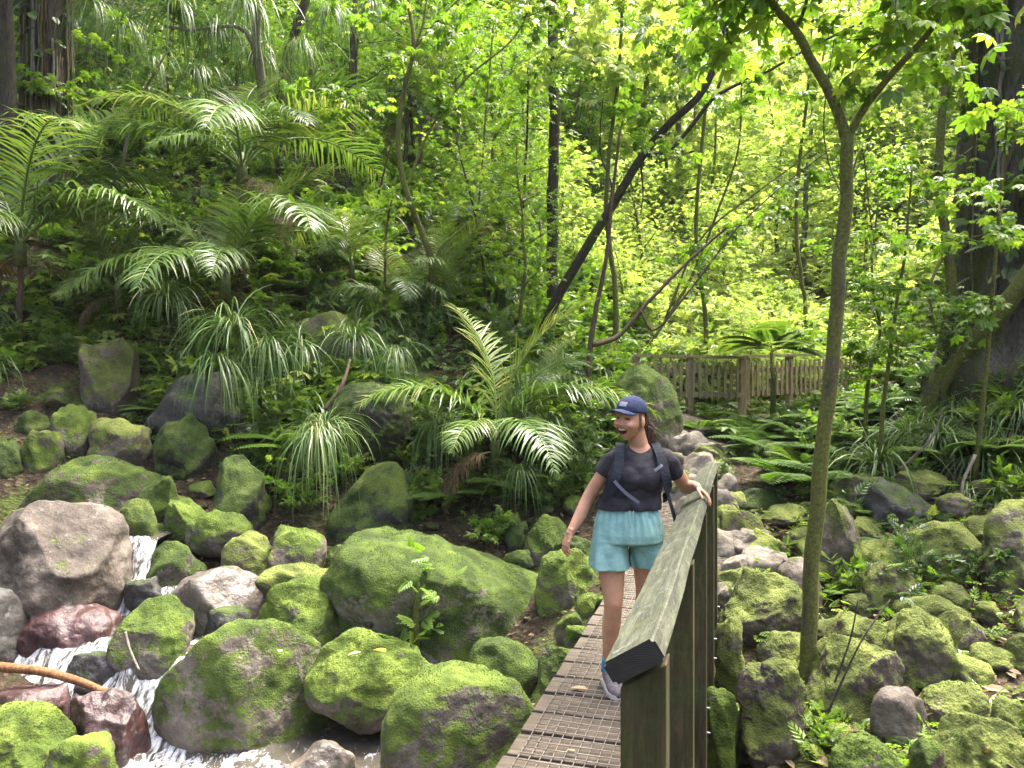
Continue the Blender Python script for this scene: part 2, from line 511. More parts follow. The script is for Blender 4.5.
# ------------------------------------------------------------------ water
def water_mat():
    m, nt, out = new_mat('stream_water')
    geo = nt.nodes.new('ShaderNodeNewGeometry'); pos = geo.outputs['Position']
    a = N(nt, 'ShaderNodeAttribute', attribute_name='foam').outputs['Fac']
    mp = nt.nodes.new('ShaderNodeMapping'); mp.inputs['Scale'].default_value = (1.0, 0.42, 0.3); mp.inputs['Rotation'].default_value = (0, 0, R(25))
    nt.links.new(pos, mp.inputs[0])
    st = noise_n(nt, 9, 7, 0.68, mp.outputs[0], 0.9)
    st2 = noise_n(nt, 48, 4, 0.7, mp.outputs[0], 0.5)
    f = math_n(nt, 'ADD', a, math_n(nt, 'ADD', math_n(nt, 'MULTIPLY', math_n(nt, 'SUBTRACT', st, 0.5), 3.6), math_n(nt, 'MULTIPLY', math_n(nt, 'SUBTRACT', st2, 0.5), 0.8)))
    mk = ramp(nt, f, [(0.38, (0, 0, 0)), (0.92, (1, 1, 1))])
    w = N(nt, 'ShaderNodeBsdfPrincipled', Roughness=0.06, IOR=1.33)
    w.inputs['Base Color'].default_value = (0.42, 0.38, 0.30, 1); w.inputs['Transmission Weight'].default_value = 0.85
    foam = N(nt, 'ShaderNodeBsdfPrincipled', Roughness=0.5)
    nt.links.new(ramp(nt, st2, [(0.3, (0.62, 0.66, 0.68)), (0.6, (0.88, 0.9, 0.91))]), foam.inputs['Base Color'])
    b = bump_n(nt, math_n(nt, 'ADD', st, math_n(nt, 'MULTIPLY', st2, 0.4)), 0.6, 0.05)
    nt.links.new(b, w.inputs['Normal']); nt.links.new(b, foam.inputs['Normal'])
    mx = nt.nodes.new('ShaderNodeMixShader')
    nt.links.new(mk, mx.inputs[0]); nt.links.new(w.outputs[0], mx.inputs[1]); nt.links.new(foam.outputs[0], mx.inputs[2])
    nt.links.new(mx.outputs[0], out.inputs[0])
    return m


def water_z(x, y):
    yy = y + 0.10 * noise3(np.stack([x, y, 0 * x], -1), 2.2, 3)
    fall = smooth(6.28, 6.86, yy + 0.15 * (x + 2.95)) * smooth(-2.35, -2.6, x)
    z = -1.24 + 0.57 * fall
    z = z + 0.10 * smooth(6.9, 7.6, yy) + 0.24 * smooth(7.72, 7.86, yy) + 0.42 * smooth(8.0, 8.3, yy)
    return z


def make_water():
    xs = np.arange(-6.0, 1.6, 0.03); ys = np.arange(2.6, 8.75, 0.03)
    X, Y = np.meshgrid(xs, ys); x, y = X.ravel(), Y.ravel()
    z = water_z(x, y)
    slope = np.abs(water_z(x, y + 0.06) - water_z(x, y - 0.06)) / 0.12
    p = np.stack([x, y, 0 * x], -1)
    foam = 0.66 * smooth(0.05, 0.6, slope)
    foam += 0.50 * np.exp(-((x + 4.0) / 0.75) ** 2 - ((y - 7.15) / 0.55) ** 2)
    foam += 0.60 * np.exp(-((x + 2.75) / 0.75) ** 2 - ((y - 5.95) / 0.55) ** 2)
    foam += 0.16 * np.exp(-((x + 1.3) / 0.9) ** 2 - ((y - 5.9) / 0.5) ** 2)
    foam = np.clip(foam, 0, 0.62)
    z = z + (0.02 + 0.05 * foam) * fbm(p * [1, .7, 1], 4.5, 3, 6) + 0.03 * foam * noise3(p, 14, 2)
    foam = np.where((x > -2.55) & (y > 6.35), 0.05, foam)
    # channel limits of the steep part
    chan = np.where(y > 8.0, smooth(0.34, 0.1, np.abs(x + 3.97)), np.where((y > 6.9), smooth(-5.0, -4.7, x) * smooth(-2.45, -2.75, x), 1.0))
    z = np.where(chan < 0.5, -2.2, z)
    keep = chan >= 0.5
    n = len(xs); m = len(ys)
    i = (np.arange(m - 1)[:, None] * n + np.arange(n - 1)[None]).ravel()
    F = np.stack([i, i + 1, i + n + 1, i + n], -1)
    F = F[keep[F].all(1)]
    me = mesh_np('water', np.stack([x, y, z], -1), F, water_mat(), True, attrs={'foam': foam})
    tag(link('water', me), kind='structure', label='white water of the little stream tumbling between boulders')


make_water()

# ------------------------------------------------------------------ sky and light
SUN_AZ, SUN_EL = R(52), R(66)
w = bpy.data.worlds.new('World'); scene.world = w; w.use_nodes = True
nt = w.node_tree; nt.nodes.clear()
sky = nt.nodes.new('ShaderNodeTexSky'); sky.sky_type = 'NISHITA'; sky.sun_disc = False
sky.sun_elevation = SUN_EL; sky.sun_rotation = SUN_AZ; sky.air_density = 0.55; sky.dust_density = 8.0; sky.ozone_density = 1.0
bg = nt.nodes.new('ShaderNodeBackground'); bg.inputs['Strength'].default_value = 0.15
wo = nt.nodes.new('ShaderNodeOutputWorld')
nt.links.new(sky.outputs[0], bg.inputs[0]); nt.links.new(bg.outputs[0], wo.inputs[0])
sl = bpy.data.lights.new('sun', 'SUN'); sl.energy = 1.5; sl.angle = R(14); sl.color = (1.0, 0.95, 0.86)
so = bpy.data.objects.new('sun', sl); COL.objects.link(so)
sd = Vector((math.sin(SUN_AZ) * math.cos(SUN_EL), math.cos(SUN_AZ) * math.cos(SUN_EL), math.sin(SUN_EL)))
so.rotation_euler = (-sd).to_track_quat('-Z', 'Y').to_euler()
so.location = (10, 20, 40)
scene.view_settings.view_transform = 'Standard'
scene.view_settings.look = 'None'
scene.view_settings.exposure = 2.75
scene.view_settings.gamma = 1.0
scene.cycles.max_bounces = 7
scene.cycles.diffuse_bounces = 4
scene.cycles.transmission_bounces = 6
scene.cycles.caustics_reflective = False
scene.cycles.caustics_refractive = False
# ------------------------------------------------------------------ bridge
def wood_mat(name, a, b, c, moss=0.0, scale=1.0, axis=1, rough=0.75, mosscol=(0.09, 0.12, 0.02), lichen=0.0):
    m, nt, out = new_mat(name)
    tc = nt.nodes.new('ShaderNodeTexCoord').outputs['Object']
    mp = nt.nodes.new('ShaderNodeMapping'); s = [9.0, 9.0, 9.0]; s[axis] = 0.9
    mp.inputs['Scale'].default_value = s; nt.links.new(tc, mp.inputs[0])
    f = noise_n(nt, 4.5 * scale, 6, 0.68, mp.outputs[0], 0.6)
    f2 = noise_n(nt, 3.0, 4, 0.6, tc)
    col = ramp(nt, f, [(0.28, a), (0.5, b), (0.74, c)])
    col = mixc(nt, 0.5, col, ramp(nt, f2, [(0.25, (0.3,) * 3), (0.75, (0.7,) * 3)]), 'OVERLAY')
    fm = noise_n(nt, 5, 5, 0.7, tc)
    if moss:
        mc = ramp(nt, noise_n(nt, 60, 3, 0.7, tc), [(0.3, tuple(v * 0.5 for v in mosscol)), (0.7, tuple(v * 1.2 for v in mosscol))])
        col = mixc(nt, ramp(nt, fm, [(0.68 - 0.4 * moss, (0, 0, 0)), (0.86 - 0.4 * moss, (0.9,) * 3)]), col, mc)
    if lichen:
        lf = noise_n(nt, 22, 6, 0.8, tc, 0.2)
        col = mixc(nt, ramp(nt, lf, [(0.54, (0, 0, 0)), (0.72, (lichen,) * 3)]), col, (0.22, 0.24, 0.195))
        lf2 = noise_n(nt, 11, 5, 0.75, nt.nodes.new('ShaderNodeTexCoord').outputs['Generated'], 1.0)
        col = mixc(nt, ramp(nt, lf2, [(0.56, (0, 0, 0)), (0.62, (lichen * 0.6,) * 3)]), col, (0.085, 0.115, 0.035))
    p = N(nt, 'ShaderNodeBsdfPrincipled', Roughness=rough); p.inputs['Specular IOR Level'].default_value = 0.3
    nt.links.new(col, p.inputs['Base Color'])
    nt.links.new(bump_n(nt, math_n(nt, 'ADD', f, math_n(nt, 'MULTIPLY', fm, 0.5)), 0.7, 0.006), p.inputs['Normal'])
    nt.links.new(p.outputs[0], out.inputs[0])
    return m


W_deck = wood_mat('weathered_deck_timber', (0.034, 0.028, 0.019), (0.078, 0.064, 0.045), (0.135, 0.112, 0.082), 0.1, axis=0)
W_cap = wood_mat('lichen_rail_timber', (0.018, 0.020, 0.013), (0.048, 0.052, 0.034), (0.105, 0.11, 0.075), 0.3, axis=1, lichen=0.75, mosscol=(0.10, 0.14, 0.04))
W_post = wood_mat('algae_post_timber', (0.022, 0.020, 0.008), (0.050, 0.042, 0.018), (0.105, 0.080, 0.038), 0.52, axis=2, mosscol=(0.055, 0.078, 0.018))
def end_grain():
    m, nt, out = new_mat('dark_end_grain')
    tc = nt.nodes.new('ShaderNodeTexCoord').outputs['Object']
    mp = nt.nodes.new('ShaderNodeMapping'); mp.inputs['Location'].default_value = (0.03, 0, 0.11); nt.links.new(tc, mp.inputs[0])
    wv = nt.nodes.new('ShaderNodeTexWave'); wv.wave_type = 'RINGS'; wv.rings_direction = 'Y'
    wv.inputs['Scale'].default_value = 55; wv.inputs['Distortion'].default_value = 3.5; wv.inputs['Detail'].default_value = 4
    nt.links.new(mp.outputs[0], wv.inputs['Vector'])
    p = N(nt, 'ShaderNodeBsdfPrincipled', Roughness=0.7)
    c = ramp(nt, wv.outputs['Fac'], [(0.2, (0.010, 0.010, 0.009)), (0.8, (0.019, 0.019, 0.017))])
    nt.links.new(mixc(nt, 0.6, c, ramp(nt, noise_n(nt, 40, 5, 0.7, tc), [(0.3, (0.2,) * 3), (0.7, (0.75,) * 3)]), 'OVERLAY'), p.inputs['Base Color'])
    nt.links.new(bump_n(nt, wv.outputs['Fac'], 0.3, 0.002), p.inputs['Normal'])
    nt.links.new(p.outputs[0], out.inputs[0])
    return m


W_dark = end_grain()  # near-black ring grain for the end faces of the handrail
M_wire = simple_mat('galvanised_wire', (0.15, 0.125, 0.10), 0.5, 0.5, 30, (0.29, 0.26, 0.22), metallic=0.3)
M_steel = simple_mat('galvanised_bolt', (0.25, 0.25, 0.25), 0.5, 0.5, metallic=0.7)

BAZ = math.atan((741 - 512) / F_PX)
br = empty('footbridge', (0.30, 2.0, 0.0), -BAZ)
tag(br, 'narrow timber footbridge with wire netting on its planks and a single mossy handrail', 'footbridge')
DX0, DX1 = -0.79, -0.03
rr = np.random.default_rng(5)
# planks
mb = MB(); a = -0.55; k = 0
while a < 5.25:
    wdt = 0.221 + rr.uniform(-0.006, 0.006)
    mb.box(((DX0 + DX1) / 2 + rr.uniform(-.006, .006), a + wdt / 2, -0.025 + rr.uniform(-.003, .003)), (DX1 - DX0, wdt, 0.045), euler(rr.uniform(-.008, .008), rr.uniform(-.004, .004), rr.uniform(-.006, .006)), 0.006)
    a += wdt + 0.034
mb.build('deck', W_deck, br, smooth=False)
# wire netting over the planks: long wires in two layers sharing the sheet
mb = MB()
x0, x1 = DX0 + 0.075, DX1 - 0.02
for x in np.arange(x0, x1 + .001, 0.052):
    ys = np.arange(-0.5, 5.21, 0.19)
    P = np.stack([np.full(len(ys), x) + rr.normal(0, .0015, len(ys)), ys, 0.0065 + rr.normal(0, .0012, len(ys))], -1)
    mb.tube(P, 0.0026, 4)
for k, y in enumerate(np.arange(-0.5, 5.2, 0.064)):
    xs = np.linspace(x0, x1, 6)
    P = np.stack([xs, np.full(6, y) + rr.normal(0, .0015, 6), 0.0120 + rr.normal(0, .001, 6)], -1)
    mb.tube(P, 0.0026, 4)
mb.build('wire_netting', M_wire, br)
# bearers under the planks
for nm, x in (('bearer', DX0 + 0.09), ('bearer', DX1 - 0.09)):
    MB().box((x, 2.35, -0.16), (0.09, 5.8, 0.21), None, 0.006).build(nm, W_post, br, smooth=False)
# posts
PH = 0.93
for i, a in enumerate((0.09, 1.27, 2.52, 3.76, 4.60)):
    bot = -1.0 if i < 4 else -0.35
    zt = 0.972
    V, F = bevel_box((0.060, 0.05, (zt - bot) / 2), 0.004)
    V[:, 2] += (bot + zt) / 2
    V[V[:, 2] > 0.5, 2] += 0.62 * V[V[:, 2] > 0.5, 0]      # head cut to the slope of the cap
    o = link('post', mesh_np('post', V, F, W_post, False), br, loc=(0.034, a, 0))
    for z in ((-0.10, -0.24) if i else (-0.16,)):
        V1, F1 = tube([(0.052, 0, z), (0.060, 0, z), (0.0601, 0, z), (0.078, 0, z), (0.080, 0, z)], [0.014, 0.014, 0.006, 0.006, 0.004], 8)
        link('bolt', mesh_np('bolt', V1, F1, M_steel, False), o)
# handrail cap, tilted towards the deck
CW, CT, CL = 0.158, 0.064, 4.72
Mr = euler(0, R(-25), 0)
V, F = bevel_box((CW / 2, CL / 2, CT / 2), 0.005)
bmx = bmesh.new(); bmesh.ops.create_cube(bmx, size=2)
for v in bmx.verts: v.co = Vector((v.co.x * CW / 2, v.co.y * CL / 2, v.co.z * CT / 2))
bmesh.ops.subdivide_edges(bmx, edges=[e for e in bmx.edges if abs((e.verts[0].co - e.verts[1].co).y) > 1], cuts=60)
bmesh.ops.bevel(bmx, geom=[e for e in bmx.edges if abs((e.verts[0].co - e.verts[1].co).y) > 0.01 and abs(e.verts[0].co.x) > CW / 2 - .001 and abs(e.verts[0].co.z) > CT / 2 - .001 and abs(e.verts[1].co.z) > CT / 2 - .001], offset=0.010, segments=3, affect='EDGES')
for v in bmx.verts:
    q = np.array([[v.co.x, v.co.y * 0.6, v.co.z]])
    v.co.x += 0.003 * float(fbm(q, 3, 2, 1)[0]); v.co.z += 0.003 * float(fbm(q, 4, 2, 2)[0])
me = bpy.data.meshes.new('handrail'); bmx.to_mesh(me); bmx.free()
me.materials.append(W_cap); me.materials.append(W_dark)
for p in me.polygons:
    if abs(p.normal.y) > 0.8: p.material_index = 1
cap = link('handrail', me, br, loc=(0.016, CL / 2, 1.022), rot=(0, R(-32), 0))


def timber_fence(label, A, B, h, pitch, group=None, posts=3, drop=0.0, pw=0.05):
    """picket fence from A to B (world x,y,z of the foot)"""
    A = np.array(A, float); B = np.array(B, float); d = B - A; L = np.linalg.norm(d[:2]); az = math.atan2(d[1], d[0])
    o = empty('timber_fence', A, az); tag(o, label, 'fence', group)
    sl = d[2] / L
    rr = np.random.default_rng(int(L * 100))
    for k in range(posts):
        s = L * k / (posts - 1)
        MB().box((s, 0.0, (h + .10) / 2 + sl * s - .15), (0.11, 0.11, h + .40), None, 0.006).build('post', W_fence, o, smooth=False)
    mb = MB(); s = 0.09
    while s < L - 0.05:
        w_ = pw * rr.uniform(.85, 1.1)
        mb.box((s, -0.075, h / 2 + sl * s + .06), (w_, 0.022, h - .08 + rr.uniform(-.02, .02)), euler(0, rr.uniform(-.02, .02), 0))
        s += pitch
    mb.build('pickets', W_fence, o, smooth=False)
    sh = np.array([[1, 0, 0], [0, 1, 0], [sl, 0, 1]])
    for z, t, dd in ((h + 0.115, 0.045, 0.15), (h * 0.80, 0.07, 0.04), (0.16, 0.09, 0.04)):
        y = -0.02 if dd > .1 else -0.04
        MB().box((L / 2, y, z + sl * L / 2), (L + .05, dd, t), sh, 0).build('rail', W_fence, o, smooth=False)
    return o


W_fence = wood_mat('pale_weathered_fence', (0.13, 0.10, 0.055), (0.25, 0.20, 0.115), (0.38, 0.32, 0.19), 0.12, axis=2, mosscol=(0.10, 0.12, 0.03))
timber_fence('weathered picket fence behind the woman, between the leaning mossy rock and the tree fern', at(636, 403, 13.6), at(742, 404, 13.9), 0.72, 0.118, posts=3)
timber_fence('paler picket fence stretch beyond the slim forked tree', at(746, 402, 14.3), at(868, 394, 15.6), 0.72, 0.118, posts=4)
# ------------------------------------------------------------------ boulders
S_grey = ((0.050, 0.042, 0.033), (0.135, 0.113, 0.090), (0.25, 0.215, 0.175))
S_brown = ((0.034, 0.027, 0.020), (0.092, 0.075, 0.058), (0.19, 0.16, 0.13))
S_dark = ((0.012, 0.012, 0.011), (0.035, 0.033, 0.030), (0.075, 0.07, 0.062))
S_red = ((0.014, 0.006, 0.005), (0.044, 0.018, 0.016), (0.10, 0.052, 0.048))
S_pale = ((0.05, 0.043, 0.032), (0.12, 0.103, 0.08), (0.215, 0.19, 0.15))
MOSS = ((0.030, 0.052, 0.007), (0.070, 0.110, 0.012), (0.145, 0.200, 0.028))
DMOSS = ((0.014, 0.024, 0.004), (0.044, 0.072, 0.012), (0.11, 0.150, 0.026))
YMOSS = ((0.045, 0.055, 0.010), (0.095, 0.122, 0.023), (0.215, 0.25, 0.055))
RM = {
    'moss': rock_mat('mossy_rock', S_grey, 0.74, 0, MOSS),
    'moss_half': rock_mat('half_mossy_rock', S_grey, 0.66, 0.1, MOSS),
    'moss_brown': rock_mat('mossy_brown_rock', S_brown, 0.55, 0.0, MOSS),
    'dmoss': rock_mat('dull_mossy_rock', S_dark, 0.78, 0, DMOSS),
    'ymoss': rock_mat('yellow_mossy_rock', S_brown, 0.62, 0, YMOSS),
    'ymoss_half': rock_mat('half_yellow_mossy_rock', S_brown, 0.62, 0, YMOSS),
    'bare': rock_mat('bare_rock', S_brown, 0.02, 0.12, MOSS),
    'wet': rock_mat('wet_grey_rock', S_grey, 0.0, 0.8, DMOSS),
    'red': rock_mat('wet_red_rock', S_red, -0.3, 0.7, MOSS),
    'dark': rock_mat('dark_rock', S_dark, 0.25, 0.35, DMOSS),
    'pale': rock_mat('pale_path_stone', S_pale, 0.02, 0.0, YMOSS),
}
_ico = {}


def ico(n):
    if n not in _ico:
        b = bmesh.new(); bmesh.ops.create_icosphere(b, subdivisions=n, radius=1)
        _ico[n] = (np.array([v.co[:] for v in b.verts]), np.array([[v.index for v in f.verts] for f in b.faces])); b.free()
    return _ico[n]


def boulder_shape(dims, seed, n=5, cuts=5, box=2.6, rot=(0, 0, 0), lump=0.16, mossy=0.5, flat=1.0):
    V, F = ico(n)
    r = np.random.default_rng(seed)
    Q = V @ euler(*r.uniform(-.5, .5, 3)).T
    p = Q / (np.abs(Q) ** box).sum(1)[:, None] ** (1 / box)
    for _ in range(cuts):
        nn = r.normal(size=3); nn[2] = abs(nn[2]) * 0.8; nn /= np.linalg.norm(nn)
        d = r.uniform(0.58, 0.86)
        ex = np.maximum(p @ nn - d, 0)
        p = p - nn * (ex * 0.88)[:, None]
    p = p * (1 + lump * fbm(V, 1.1, 2, seed % 50))[:, None]
    p = (p * np.array([1, 1, flat])) @ euler(*rot).T
    lo, hi = p.min(0), p.max(0)
    p = (p - (lo + hi) / 2) / (hi - lo) * np.asarray(dims)
    me_n = p / (np.asarray(dims) / 2) ** 2; me_n /= np.linalg.norm(me_n, axis=1)[:, None]
    s = min(1.0, max(dims))
    up = smooth(-0.2, 0.5, me_n[:, 2])
    p = p + me_n * (0.035 * s * fbm(p, 3.2 / s, 3, seed % 40 + 3) + 0.020 * s * np.abs(noise3(p, 8 / s, seed % 30)))[:, None]
    mo = (0.012 * noise3(p, 9, 5) + 0.008 * noise3(p, 24, 6) + 0.006 * noise3(p, 55, 8)) * mossy
    p = p + me_n * (mo * (0.3 + 0.7 * up))[:, None]
    return p, F


ROCKS = []
MOSSY = {'moss': 1.0, 'ymoss': .75, 'dmoss': .6, 'moss_half': .45, 'ymoss_half': .35, 'moss_brown': .45}
_mossy_leaf = {}


def fuzz(V, F, mat, seed, dens=2600, cap=5200):
    """short moss shoots standing on the upward faces, part of the same mesh"""
    k = MOSSY.get(mat, 0)
    if not k: return V, [F], None
    t = V[F]; n = np.cross(t[:, 1] - t[:, 0], t[:, 2] - t[:, 0]); ar = np.linalg.norm(n, axis=1) / 2; n = n / (2 * ar[:, None] + 1e-12)
    wgt = ar * smooth(.75 - .75 * k, 1.1 - .6 * k, n[:, 2])
    q = V[F].mean(1); wgt = wgt * smooth(-.35, .25, fbm(q, 3.0, 2, seed % 17))
    m = int(min(cap, dens * wgt.sum()))
    if m < 20: return V, [F], None
    r = np.random.default_rng(seed); i = r.choice(len(F), m, p=wgt / wgt.sum())
    b = r.dirichlet((1, 1, 1), m); c = (t[i] * b[:, :, None]).sum(1) - n[i] * .003
    d = n[i] + r.normal(0, .55, (m, 3)); d /= np.linalg.norm(d, axis=1)[:, None]
    s = np.cross(d, r.normal(0, 1, (m, 3))); s /= np.linalg.norm(s, axis=1)[:, None]
    L = r.uniform(.010, .024, m)[:, None]; w_ = r.uniform(.003, .006, m)[:, None]
    T = np.stack([c - s * w_, c + s * w_, c + d * L], 1).reshape(-1, 3)
    F2 = np.arange(3 * m).reshape(-1, 3) + len(V)
    rn = np.concatenate([np.zeros(len(V)), np.repeat(r.uniform(.25, .8, m), 3)])
    return np.concatenate([V, T]), [np.concatenate([F, F2])], (np.concatenate([np.zeros(len(F)), np.ones(m)]), rn)


def rock_mesh(name, V, F, mat, seed):
    V2, F2, x = fuzz(V, F, mat, seed)
    if x is None: return mesh_np(name, V, [F], RM[mat], True)
    c = {'m': MOSS, 'd': DMOSS, 'y': YMOSS}[mat[0]]
    if mat[0] not in _mossy_leaf:
        _mossy_leaf[mat[0]] = leaf_mat('moss_shoots_' + mat[0], [(0.0, c[0]), (0.45, c[1]), (1.0, c[2])], 0.35, 0.6, 0.2)
    return mesh_np(name, V2, F2, [RM[mat], _mossy_leaf[mat[0]]], True, rnd=x[1], fmat=x[0])




def rock(bb, label, mat='moss', seed=1, Y=None, deep=0.85, bury=0.35, n=5, cuts=5, box=2.6, roll=0, name='boulder', group=None, lump=0.16, push=0.3, pitch=0, cat='boulder', yaw=0, flat=1.0):
    x0, y0, x1, y1 = bb
    cx = (x0 + x1) / 2
    if Y is None:
        c = hit(cx, y1 - 0.1 * (y1 - y0)); wd = (x1 - x0) / F_PX * c[1]
        Y = c[1] + push * deep * wd
    wd = (x1 - x0) / F_PX * Y; h = (y1 - y0) / F_PX * Y
    top = at(cx, y0, Y)
    dims = (wd, deep * (wd * 0.65 + h * 0.35), h * (1 + bury))
    mossy = {'moss': 1, 'ymoss': 1, 'dmoss': 0.8, 'moss_half': .6, 'ymoss_half': .7, 'moss_brown': .6}.get(mat, 0.12)
    V, F = boulder_shape(dims, seed, n, cuts, box, (R(pitch), R(roll), R(yaw)), lump, mossy, flat)
    me = rock_mesh(name, V, F, mat, seed)
    o = link(name, me, loc=(top[0], Y, top[2] - dims[2] / 2))
    tag(o, label, cat, group)
    ROCKS.append((top[0], Y, dims[0] / 2, dims[1] / 2, top[2]))
    return o


# --- left of the stream and the stream bed
rock((-42, 500, 122, 616), 'huge bare grey brown boulder with hardly any moss above the red rock', 'bare', 11, Y=7.75, n=6, cuts=6, box=3.2, bury=.15, deep=.8, lump=.1)
rock((8, 456, 166, 528), 'long flat boulder, green moss on its left half and bare brown stone on the right', 'moss_brown', 12, Y=9.3, n=6, cuts=2, box=2.4, deep=.75, bury=.3)
rock((52, 405, 97, 449), 'upright mossy egg shaped rock above the long flat half mossy boulder', 'moss', 13, Y=9.85, roll=30)
rock((24, 428, 64, 474), 'pale green mossy rock leaning under the egg shaped mossy rock', 'moss', 14, Y=9.55, roll=25)
rock((18, 410, 56, 446), 'small rounded mossy rock behind the pale green leaning one at the left bank', 'dmoss', 15, Y=10.0)
rock((-22, 440, 30, 476), 'dull mossy rock at the left edge beside the pale leaning rock', 'dmoss', 16, Y=9.4)
rock((80, 337, 134, 408), 'tall squared mossy block standing in the brown soil of the bank', 'ymoss', 17, Y=10.6, box=3.6, cuts=3, bury=.2)
rock((90, 418, 152, 460), 'brown thinly mossed boulder on the soil below the tall squared block', 'ymoss_half', 18, Y=9.75)
rock((156, 415, 216, 474), 'dark rounded mossy boulder under the left end of the drooping strap leaves', 'dmoss', 19, Y=9.7, bury=.2)
rock((214, 455, 268, 524), 'upright dull green boulder left of the big strap leaved clump', 'dmoss', 20, Y=9.1, cuts=6)
rock((150, 372, 246, 430), 'broad dark rock ledge in the bank above the rounded mossy boulder', 'dark', 21, Y=10.35, box=3.2, cuts=7)
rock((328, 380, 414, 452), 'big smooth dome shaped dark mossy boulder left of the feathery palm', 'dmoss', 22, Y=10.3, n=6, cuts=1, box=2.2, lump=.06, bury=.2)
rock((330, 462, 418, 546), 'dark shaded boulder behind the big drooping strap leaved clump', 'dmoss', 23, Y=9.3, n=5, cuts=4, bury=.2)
rock((286, 312, 372, 362), 'bright moss covered hump on the hillside above the strap leaved clump', 'ymoss', 24, Y=11.9, cuts=1, box=2.2, bury=.6)
rock((118, 498, 158, 552), 'mossy rock beside the thin upper waterfall, right of the bare boulder', 'dmoss', 25, Y=8.5)
rock((140, 476, 180, 514), 'small mossy rock just right of the long half bare boulder', 'moss', 26, Y=9.0, roll=-20)
rock((163, 499, 204, 531), 'small green leafy mossed stone behind the bright cushion shaped rock', 'moss', 27, Y=8.75)
rock((187, 511, 252, 544), 'bright moss cushion shaped rock, smooth and low, above the grey slab', 'moss', 28, Y=8.6, cuts=1, box=2.2, lump=.05)
rock((128, 541, 203, 582), 'flat topped mossy rock overhanging a dark gap beside the upper fall', 'moss_half', 29, Y=8.2, box=3.2)
rock((126, 577, 168, 606), 'small dark wet stone at the foot of the thin upper fall', 'dark', 30, Y=7.85)
rock((168, 568, 272, 622), 'grey wet slab with a ridged top behind the large half mossy boulder', 'wet', 31, Y=7.6, box=3.6, cuts=8, roll=-6, lump=.1)
rock((222, 533, 274, 580), 'rounded greenish grey boulder between the grey slab and the square mossy block', 'ymoss_half', 32, Y=8.0, cuts=3)
rock((267, 529, 326, 586), 'square cut mossy block with bare brown front face', 'moss_brown', 33, Y=7.9, box=4.5, cuts=2, bury=.15, yaw=8)
rock((264, 563, 336, 600), 'thin tilted bare slab leaning below the square mossy block', 'ymoss_half', 34, Y=7.65, box=3.6, roll=-18, bury=.1)
rock((320, 545, 352, 580), 'pointed little mossy stone between the square block and the huge flat boulder', 'moss', 35, Y=8.1, cuts=7)
rock((118, 600, 192, 668), 'round boulder in the stream with moss on its right side and bare wet left', 'moss_half', 36, Y=7.0, n=6, cuts=3, bury=.2)
rock((12, 604, 122, 652), 'smooth wet dark red boulder lying in the white water under the bare boulder', 'red', 37, Y=7.35, n=6, cuts=2, box=2.6, lump=.08, bury=.4)
rock((160, 612, 330, 752), 'large boulder with mossy crown and dark wet front, right of the waterfall', 'moss_half', 38, Y=6.75, n=6, cuts=5, box=3.0, roll=14, bury=.08, lump=.1, deep=.8)
rock((255, 581, 348, 652), 'round fully moss covered boulder behind the large half mossy one', 'moss', 39, Y=7.3, n=6, cuts=3, bury=.2)
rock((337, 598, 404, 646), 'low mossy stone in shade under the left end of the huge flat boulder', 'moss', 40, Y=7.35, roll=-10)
rock((308, 633, 434, 712), 'saddle shaped mossy boulder with dead leaves on top, beside the woody stump', 'moss', 41, Y=6.65, n=6, cuts=3, bury=.15, box=2.4, roll=8)
rock((330, 534, 562, 664), 'huge flat sloping boulder blanketed in bright green moss beside the bridge', 'moss', 421, Y=7.8, n=6, cuts=3, box=2.8, roll=17, bury=-.02, lump=.1, deep=.9, flat=.42)
rock((462, 640, 540, 698), 'mossy boulder tucked beneath the huge flat one, next to the bridge deck', 'moss', 43, Y=6.7, cuts=3)
rock((380, 666, 546, 790), 'large domed boulder with grey crown and mossy flanks by the near end of the deck', 'moss_half', 44, Y=5.75, n=6, cuts=3, box=2.4, bury=.1, lump=.1)
rock((536, 548, 602, 622), 'rounded mossy boulder beside the bridge deck, below the woman\'s hanging hand', 'moss', 45, Y=7.5, n=6, cuts=3, bury=.2)
rock((524, 515, 568, 560), 'bright yellow green mossy boulder at the foot of the ferny bank', 'moss', 46, Y=8.6, cuts=3)
rock((548, 536, 600, 566), 'dull flat mossy stone behind the rounded boulder near the woman', 'dmoss', 47, Y=8.3)
rock((554, 612, 586, 640), 'fist shaped mossy stone wedged at the deck edge below the rounded boulder', 'moss', 48, Y=6.75, n=4)
rock((574, 592, 604, 628), 'mossy stone touching the far deck edge behind the woman\'s knee', 'moss', 49, Y=7.1, n=4)
rock((564, 626, 590, 652), 'smallest round mossy stone beside the deck, nearest the huge flat boulder', 'moss', 50, Y=6.5, n=4)
rock((538, 646, 582, 694), 'low mossy rock leaning on the deck side above the domed boulder', 'moss', 51, Y=6.0, n=5)
rock((70, 690, 142, 775), 'wet maroon boulder with water running over it below the fallen branch', 'red', 52, Y=6.15, n=6, cuts=6, box=3, bury=.1)
rock((-20, 682, 74, 752), 'reddish brown wet rock under the fallen branch at the left edge', 'red', 53, Y=6.3, n=6, cuts=5, box=3, bury=.1)
rock((-40, 708, 66, 790), 'mossy boulder in the front left corner beside the maroon rock', 'moss', 54, Y=5.75, n=6, cuts=2, box=2.3, bury=.2)
rock((46, 734, 112, 790), 'small mossy boulder between the corner boulder and the maroon wet one', 'moss', 55, Y=5.7, n=5, cuts=2, box=2.3)
rock((286, 740, 362, 790), 'flat wet grey stone in the water at the bottom between two mossy boulders', 'wet', 56, Y=5.9, box=3, cuts=7)
rock((-30, 586, 17, 664), 'dark wet boulder cut off by the left edge beside the white pool', 'dark', 57, Y=7.0, bury=.3)
